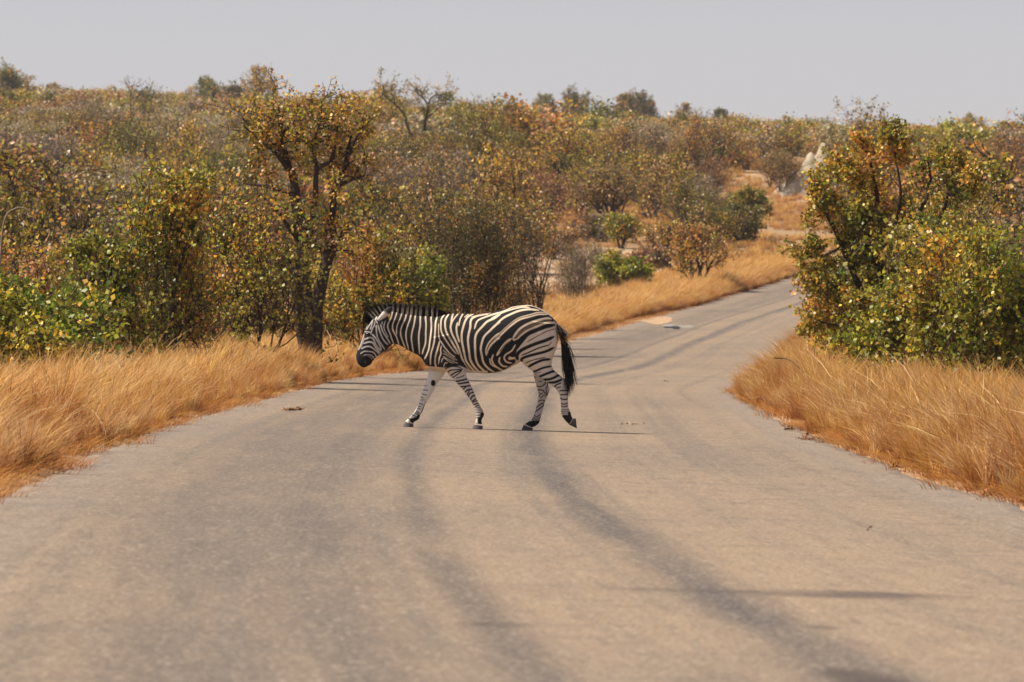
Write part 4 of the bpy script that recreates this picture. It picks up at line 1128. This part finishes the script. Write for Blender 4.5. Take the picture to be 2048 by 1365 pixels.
def tuft(seed, n, H, rad_, lean, width, tone=(1, 1, 1), tipmix=.75):
    r = np.random.RandomState(seed)
    az = r.uniform(0, 6.28, n); rr = rad_ * np.sqrt(r.uniform(0, 1, n))
    base = np.stack([np.cos(az) * rr, np.sin(az) * rr, np.full(n, -.03)], 1)
    h = H * np.clip(r.normal(.85, .2, n), .35, 1.25)
    ld = np.stack([lean + r.normal(0, .28, n), r.normal(0, .32, n), 0 * h], 1)
    ts = np.array([0, .4, .75, 1.0])
    ctr = [base + np.stack([0 * h, 0 * h, h * (t - .12 * t * t * (1 + np.abs(ld[:, 0])))], 1) + ld * (h * t ** 2.0)[:, None] for t in ts]
    ang = r.uniform(0, 3.14, n)
    sd = np.stack([np.cos(ang), np.sin(ang), 0 * ang], 1) * (width * r.uniform(.6, 1.3, n))[:, None]
    V = np.stack([ctr[0] - sd * .8, ctr[0] + sd * .8, ctr[1] - sd, ctr[1] + sd, ctr[2] - sd * .9, ctr[2] + sd * .9, ctr[3]], 1).reshape(-1, 3)
    b = np.arange(n)[:, None] * 7
    Q = np.vstack([b + [0, 1, 3, 2], b + [2, 3, 5, 4]]); T = b + [4, 5, 6]
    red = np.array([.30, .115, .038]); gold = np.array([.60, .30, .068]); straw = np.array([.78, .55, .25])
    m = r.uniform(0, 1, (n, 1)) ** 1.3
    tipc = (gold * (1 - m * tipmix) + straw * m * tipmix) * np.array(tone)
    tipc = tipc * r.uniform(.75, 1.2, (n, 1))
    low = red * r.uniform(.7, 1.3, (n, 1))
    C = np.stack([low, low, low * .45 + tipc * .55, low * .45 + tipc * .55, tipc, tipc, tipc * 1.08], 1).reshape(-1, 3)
    me = mesh_np('tuft', V, [Q, T], C, [M_grass], smooth=False)
    return bpy.data.objects.new('grass_tuft', me)

r = np.random.RandomState(77)
tufts = []
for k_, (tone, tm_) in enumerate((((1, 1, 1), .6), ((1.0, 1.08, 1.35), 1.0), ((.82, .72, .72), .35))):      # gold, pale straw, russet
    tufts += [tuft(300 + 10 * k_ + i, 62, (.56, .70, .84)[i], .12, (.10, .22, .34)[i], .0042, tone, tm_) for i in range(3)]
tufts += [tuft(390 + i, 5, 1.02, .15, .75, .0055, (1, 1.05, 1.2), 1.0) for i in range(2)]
def verge_points(side, y0, y1, dens, d0, d1):
    n = int((y1 - y0) * (d1 - d0) * dens)
    Y = r.uniform(y0, y1, n); d = d0 + (d1 - d0) * r.uniform(0, 1, n)
    X = xc(Y) + side * d * np.sqrt(1 + np.interp(Y, _YG, _DX) ** 2)
    return X, Y, d
ed = Noise(31, 10, .8)
Px, Py, Ps, Pr = [], [], [], []
for side, y0, y1, dens, d1 in ((-1, 33, 75, 19, 6.0), (-1, 75, 135, 16, 7.5), (1, 36, 75, 19, 6.5), (1, 75, 125, 16, 8.5), (-1, 135, 300, 9, 9.5), (1, 125, 190, 8, 8), (-1, 135, 300, 8, 5.2)):
    X, Y, d = verge_points(side, y0, y1, dens, 3.62, d1)
    e = 3.72 + .28 * ed(np.stack([0 * Y + side * 5, Y, 0 * Y], 1)) + (.55 * smoothstep(140, 165, Y) * (1 - smoothstep(215, 240, Y)) if side < 0 else 0)
    ok = d > e
    X, Y, d, e = X[ok], Y[ok], d[ok], e[ok]
    s = (.55 + .5 * smoothstep(0, .9, d - e)) * (.90 + .30 * Noise(33, 9, 1.3)(np.stack([X, Y, 0 * X], 1)))
    s = s * (1 - .25 * smoothstep(5.5, 8, d)) * (.90 if side < 0 and y0 < 130 else 1.0)
    Px.append(X); Py.append(Y); Ps.append(s * (1.0 if y0 < 130 else 1.12)); Pr.append(np.full(len(X), 0.0 if side < 0 else math.pi) + r.normal(0, .95, len(X)))
X, Y, s, rz = map(np.concatenate, (Px, Py, Ps, Pr))
n = len(X)
pts = np.stack([X, Y, terrain(X, Y) + .0], 1)
rot = np.stack([r.normal(0, .14, n), r.normal(0, .14, n), rz], 1)
wide = np.where(Y > 130, 1.5, 1.0)
scl = np.stack([s * r.uniform(.85, 1.2, n) * wide, s * r.uniform(.85, 1.2, n) * wide, s * r.uniform(.85, 1.15, n)], 1)
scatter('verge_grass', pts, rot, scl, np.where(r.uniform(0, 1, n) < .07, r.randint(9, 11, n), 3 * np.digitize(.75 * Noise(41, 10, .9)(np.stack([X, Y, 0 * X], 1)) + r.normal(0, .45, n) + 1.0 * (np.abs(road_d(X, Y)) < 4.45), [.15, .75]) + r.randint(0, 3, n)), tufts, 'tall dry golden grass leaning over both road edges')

# short flattened straw along the crumbling edges
low = [tuft(400 + i, 22, .20, .16, 1.1, .0028, (.80, .68, .62), .5) for i in range(4)]
Px, Py, Pr = [], [], []
for side in (-1, 1):
    X, Y, d = verge_points(side, 30, 260, 16, 3.35, 4.2)
    Px.append(X); Py.append(Y); Pr.append(np.full(len(X), 0.0 if side < 0 else math.pi) + r.normal(0, .9, len(X)))
X, Y, rz = map(np.concatenate, (Px, Py, Pr)); n = len(X)
dk = np.abs(road_d(X, Y))
ok = ((Noise(39, 10, .8)(np.stack([X, Y, 0 * X], 1)) > -.25) | (Y < 60)) & (r.uniform(0, 1, n) > .45 * (Y > 150)) & (dk > 3.62 + .2 * Noise(34, 10, 2.0)(np.stack([X, Y, 0 * X], 1)) - .14 * (r.uniform(0, 1, n) < .2))
X, Y, rz = X[ok], Y[ok], rz[ok]; n = len(X)
scl = r.uniform(.5, 1.2, (n, 1)) * np.array([[1, 1, .8]])
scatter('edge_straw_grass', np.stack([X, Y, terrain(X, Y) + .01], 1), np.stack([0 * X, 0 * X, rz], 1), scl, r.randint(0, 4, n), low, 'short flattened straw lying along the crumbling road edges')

# thin dry grass under the bushes and over the hillside
hillt = [tuft(500 + i, 60, .55, .30, .2, .008) for i in range(4)]
n = 16000
Y = np.sqrt(r.uniform(75 ** 2, 460 ** 2, n)); X = r.uniform(-.105, .105, n) * Y
d = np.abs(road_d(X, Y)); P3 = np.stack([X, Y, 0 * X], 1)
sandv = 0
for px, Yc, rx, ry_ in ((1090, 285, 1.6, 18), (1180, 300, 2.5, 24), (1290, 315, 3.0, 26), (1330, 275, 2.0, 9)):
    sandv = sandv + np.exp(-(((X - (px - 1024) / FPX * Yc) / rx) ** 2 + ((Y - Yc) / ry_) ** 2))
ok = (d > 6) & (Noise(35, 10, .12)(P3) > -.35) & ((sandv < .3) | (r.uniform(0, 1, n) < .35))
X, Y = X[ok], Y[ok]; n = len(X)
s = r.uniform(.5, 1.15, n)
scatter('hillside_grass', np.stack([X, Y, terrain(X, Y)], 1), np.stack([0 * X, 0 * X, r.uniform(0, 6.28, n)], 1), np.stack([s * 1.3, s * 1.3, s], 1),
        r.randint(0, 4, n), hillt, 'thin dry grass between the bushes of the slope')

# far scrub up to the ridge
far_protos = []
for i, kind in enumerate(('orange', 'olive', 'rusty', 'sage', 'dense', 'olive', 'twiggy', 'rusty', 'mixed')):
    kk = KINDS[kind]; rr_ = np.random.RandomState(i + 60)
    br = grow(i + 60, 3.2, 3.6, **{**kk['grow'], 'stems': 4, 'kids': (5, 4, 3)})
    V0, F0, C0 = tubes([b for b in br if b[2] <= 1], 4, BARK[kk['bark']], rr_)
    V1, F1, C1 = tubes([(p, np.maximum(q, .016), l) for p, q, l in br if l >= 2], 3, BARK[kk['bark']], rr_)
    V2, F2, C2 = leaves(br, rr_, 6 if kind != 'twiggy' else 2, .20, kk['pal'], .2, (2, 3), .1, 1.2, i)
    me = mesh_np('far_bush', np.vstack([V0, V1, V2]), [np.vstack([F0, F1 + len(V0)]), F2 + len(V0) + len(V1)], np.vstack([C0, C1, C2]), [M_wood, M_leaf],
                 np.concatenate([np.zeros(len(F0) + len(F1)), np.ones(len(F2))]), smooth=False)
    far_protos.append(bpy.data.objects.new('far_bush', me))
n = 9500
Y = np.sqrt(r.uniform(430 ** 2, 1420 ** 2, n)); X = r.uniform(-.125, .125, n) * Y
P3 = np.stack([X, Y, 0 * X], 1)
ok = (Noise(36, 10, .03)(P3) > -.75) & (r.uniform(0, 1, n) < smoothstep(420, 560, Y) + .15)
X, Y = X[ok], Y[ok]
# the same bush carries on beyond both sides of the view
n2 = 7000
Y2 = r.uniform(60, 1300, n2); X2 = np.where(r.uniform(0, 1, n2) < .5, -1, 1) * (.104 * Y2 + 3 + r.uniform(0, 1, n2) * (25 + .09 * Y2))
ok2 = (np.abs(road_d(X2, Y2)) > 9) & ((X2 < 0) | (Y2 > 120) | (X2 > xc(Y2) + 8)) & (r.uniform(0, 1, n2) < .35 + .65 * smoothstep(60, 400, Y2))
X = np.concatenate([X, X2[ok2]]); Y = np.concatenate([Y, Y2[ok2]]); P3 = np.stack([X, Y, 0 * X], 1); n = len(X)
s = r.uniform(.5, 1.1, n) * (1 + .25 * Noise(37, 9, .02)(P3)) * np.where(r.uniform(0, 1, n) < .05, 1.5, 1.0)
zone = np.clip((Noise(38, 9, .025)(P3) * .5 + .5) * 9 + r.normal(0, 2.2, n), 0, 8.99).astype(int)
scatter('far_scrub', np.stack([X, Y, terrain(X, Y)], 1), np.stack([0 * X, 0 * X, r.uniform(0, 6.28, n)], 1), np.stack([s * 1.15, s * 1.15, s * .95], 1),
        zone, far_protos, 'mixed brown and olive scrub covering the hill up to the ridge')

# single trees standing out along the ridge
RIDGE = [(535, 760, 7.2, 5.4, 'flat-topped dark tree on the ridge above the left hillside'), (1155, 980, 7.0, 6.0, 'round-crowned tree on the ridge right of centre'),
         (1280, 960, 7.0, 5.5, 'bushy ridge tree right of the pointed one'), (1245, 960, 6.6, 3.2, 'narrow pointed tree on the ridge'), (1362, 1000, 6.0, 5.0, 'small umbrella-shaped tree on the ridge above the golden tree'),
         (1432, 1010, 5.2, 3.6, 'small dark tree on the ridge right of the umbrella-shaped one'), (1948, 1000, 6.0, 5.4, 'lone spreading tree on the ridge at far right'), (420, 900, 5.2, 5.0, 'dark round tree on the left part of the ridge'),
         (478, 920, 4.4, 4.6, 'olive bushy tree just right of the dark round ridge tree'), (5, 800, 5.6, 5.5, 'dark green tree on the skyline at the left edge'), (1085, 940, 5.5, 3.6, 'small blue-green tree on the ridge left of the round-crowned one'),
         (45, 860, 5.0, 6.0, 'brownish wide tree on the skyline near the left edge'), (112, 1000, 4.6, 3.4, 'tiny thin tree on the left skyline'), (705, 860, 5.0, 7.0, 'low reddish brown tree on the ridge left of the crooked tree')]
for i, (px, Y, H, W, lab) in enumerate(RIDGE):
    add_plant('ridge_tree', px, Y, H * 1.18, W, ('tree', 'dense', 'dense', 'wispy', 'tree', 'flat', 'tree', 'dense', 'dense', 'dense', 'dense', 'olive', 'wispy', 'rusty')[i], 810 + i, lab, 'tree', 'single trees along the ridge', .7, .26, rz=i)

# ------------------------------------------------------------------ termite mound on the slope
def mound(seed, H, W):
    r = np.random.RandomState(seed)
    nz = Noise(seed, 14, 1.6); nz2 = Noise(seed + 1, 14, 5.0)
    nu, nr_ = 72, 34
    V = []
    peaks = [(-.85, .0, .30, .6), (-.42, .1, .52, .6), (.0, 0, .74, .6), (.40, -.05, .95, .6), (.75, .1, .8, .5)]
    for i in range(nr_ + 1):
        q = i / nr_
        for j in range(nu):
            a = j / nu * 6.2832
            x, y = math.cos(a) * q * 1.35, math.sin(a) * q * 1.0
            z = max(h * math.exp(-((x - px_) ** 2 + (y - py_) ** 2) / (s_ * s_) * 1.6) for px_, py_, h, s_ in peaks) * (1 - q ** 4)
            V.append((x * W / 2, y * W / 2, z * H - .25 * q))
    V = np.array(V)
    k = (nz(V) * .07 + nz2(V) * .06)[:, None]
    V = V + k * np.array([[.5, .5, 1.0]]) * H * .35
    F = []
    for i in range(nr_):
        for j in range(nu):
            F.append((i * nu + j, i * nu + (j + 1) % nu, (i + 1) * nu + (j + 1) % nu, (i + 1) * nu + j))
    C = np.array([.40, .335, .25]) * (1 + .25 * nz2(V * .7))[:, None]
    return mesh_np('termite_mound', V, [np.array(F)], np.clip(C, .1, .75), [M_mound])
p = at(1622, 405)
tm = link('termite_mound', mound(9, 4.4, 5.0))
tm.location = (p[0], p[1], p[2] - .2)
tag(tm, 'pale grey-white termite mound on the slope behind the right-hand bush', 'termite mound')

# ------------------------------------------------------------------ small things on the road and verge
def road_z(x, y): return float(terrain(np.array([x]), np.array([y]))[0]) + .005
def px_ground(px, v, zoff=0.0):
    Y = np.linspace(15, 420, 8000)
    row = HOR + (CAM_H - terrain((px - 1024) / FPX * Y, Y)) * FPX / Y
    Y = Y[np.argmax(row <= v)]
    return (px - 1024) / FPX * Y, Y
def litter_heap(seed, n, rad_, size, cols):
    r = np.random.RandomState(seed)
    A = np.stack([r.normal(0, rad_, n), r.normal(0, rad_, n), np.abs(r.normal(0, .012, n)) + .004], 1)
    d = r.normal(size=(n, 3)) * [1, 1, .35]; d /= np.linalg.norm(d, axis=1, keepdims=True)
    s = np.cross(d, r.normal(size=(n, 3)) * .3 + [0, 0, 1]); s /= np.linalg.norm(s, axis=1, keepdims=True)
    L = size * r.uniform(.5, 1.3, (n, 1))
    V = np.stack([A, A + d * L * .5 + s * L * .35 + [0, 0, .012], A + d * L, A + d * L * .5 - s * L * .35 + [0, 0, .010]], 1).reshape(-1, 3)
    V[:, 2] = np.maximum(V[:, 2], .003)
    b = np.arange(n)[:, None] * 4
    C = np.repeat(np.array(cols)[r.randint(0, len(cols), n)] * r.uniform(.7, 1.2, (n, 1)), 4, 0)
    return mesh_np('dead_leaves', V, [np.vstack([b + [0, 1, 2], b + [0, 2, 3]])], C, [M_litter], smooth=False)
rust = [(.22, .09, .035), (.12, .05, .025), (.30, .14, .06)]
for px, v, n, rd_, sz, lab in ((586, 823, 46, .06, .06, 'small heap of rust brown debris on the road left of the zebra'), (1268, 851, 14, .10, .04, 'few straw bits on the road behind the zebra hooves'),
                               (1735, 1065, 2, .008, .035, 'single orange leaf lying on the right half of the road'), (1333, 765, 6, .02, .05, 'small brown leaf on the road beyond the zebra tail'),
                               (1620, 882, 30, .05, .06, 'dark curled dead leaves at the right road edge beyond the zebra'), (1575, 862, 26, .04, .06, 'brown dead leaves in the straw at the right road edge'),
                               (1795, 938, 22, .04, .055, 'dark dead leaves under the right verge grass halfway to the camera'), (1980, 996, 24, .04, .06, 'dead leaves at the right road edge nearest the camera')):
    X, Y = px_ground(px, v)
    o = link('dead_leaves', litter_heap(int(px), n, rd_, sz, rust if v != 851 else [(.5, .34, .18)]))
    o.location = (X, Y, road_z(X, Y) + .001)
    tag(o, lab, 'dead leaves', 'bits of litter on and beside the road')

# fallen stick in the right verge grass and an arching dead branch at the left edge
def stick(name, pts, r0, r1, col, label, cat):
    p = catmull(np.array(pts), 5)
    V, F, C = tubes([(p, np.linspace(r0, r1, len(p)), 0)], 6, col, np.random.RandomState(2))
    o = link(name, mesh_np(name, V, [F], C, [M_wood]))
    tag(o, label, cat)
    return o
p0, p1 = at(1560, 92), at(1600, 90)
stick('fallen_stick', [(p0[0] - .1, p0[1], p0[2] + .72), (p0[0] + .12, p0[1], p0[2] + .70), (p1[0], p1[1], p1[2] + .58), (p1[0] + .12, p1[1], p1[2] + .40), (p1[0] + .15, p1[1], p1[2] - .02)],
      .008, .012, BARK['dark'], 'thin dark fallen stick lying over the right verge grass', 'stick')
p = at(-12, 78)
stick('dead_branch', [(p[0], p[1], p[2] + .0), (p[0] + .05, p[1], p[2] + 1.0), (p[0] + .12, p[1], p[2] + 2.35), (p[0] + .30, p[1], p[2] + 2.62), (p[0] + .48, p[1], p[2] + 2.58), (p[0] + .56, p[1], p[2] + 2.42)],
      .018, .007, BARK['pale'], 'pale arching dead branch at the left edge of the view', 'branch')

# broken patch at the far left road edge
def flat_patch(name, px, v, rx, ry_, z, col, seed, label, parent):
    X, Y = px_ground(px, v)
    r = np.random.RandomState(seed)
    n = 26
    a = np.linspace(0, 6.2832, n, endpoint=False)
    q = 1 + .25 * np.sin(a * 3 + r.uniform(0, 6)) + .15 * np.sin(a * 5 + r.uniform(0, 6)) + r.normal(0, .05, n)
    V = [(X, Y, 0)] + [(X + math.cos(t) * rx * k, Y + math.sin(t) * ry_ * k, 0) for t, k in zip(a, q)]
    V = np.array(V)
    V[:, 2] = terrain(V[:, 0], V[:, 1]) + .004 + z
    F = np.array([(0, 1 + i, 1 + (i + 1) % n) for i in range(n)])
    o = link(name, mesh_np(name, V, [F], np.tile(col, (n + 1, 1)), [M_ground]), parent)
    if label: o['label'] = label
    return o
flat_patch('sand_spill', 1305, 641, .85, 5.0, .008, np.array([.42, .285, .18]), 4, 'pale sand washed over the left road edge', road)
flat_patch('pothole', 1352, 654, .55, 3.2, .005, np.array([.27, .245, .215]), 5, 'pale rimmed broken patch by the left road edge', road)
flat_patch('pothole', 1346, 656, .30, 2.0, .010, np.array([.035, .034, .036]), 6, 'dark broken patch by the left road edge', road)

# ------------------------------------------------------------------ the air
hz = bmesh.new()
bmesh.ops.create_cube(hz, size=1.0)
for v in hz.verts:
    v.co.x *= 900; v.co.y = v.co.y * 1540 + 700; v.co.z = 28.5 + v.co.z * 90
hme = bpy.data.meshes.new('haze'); hz.to_mesh(hme); hz.free()
m, nt, out = new_mat('haze_air')
pv = N(nt, 'ShaderNodeVolumePrincipled')
pv.inputs['Color'].default_value = (.94, .95, .99, 1)
pv.inputs['Density'].default_value = .00009
pv.inputs['Anisotropy'].default_value = .2
nt.links.new(pv.outputs[0], out.inputs['Volume'])
hme.materials.append(m)
haze = link('haze', hme)
tag(haze, 'thin pale dust haze over the bush', None, None, 'stuff')
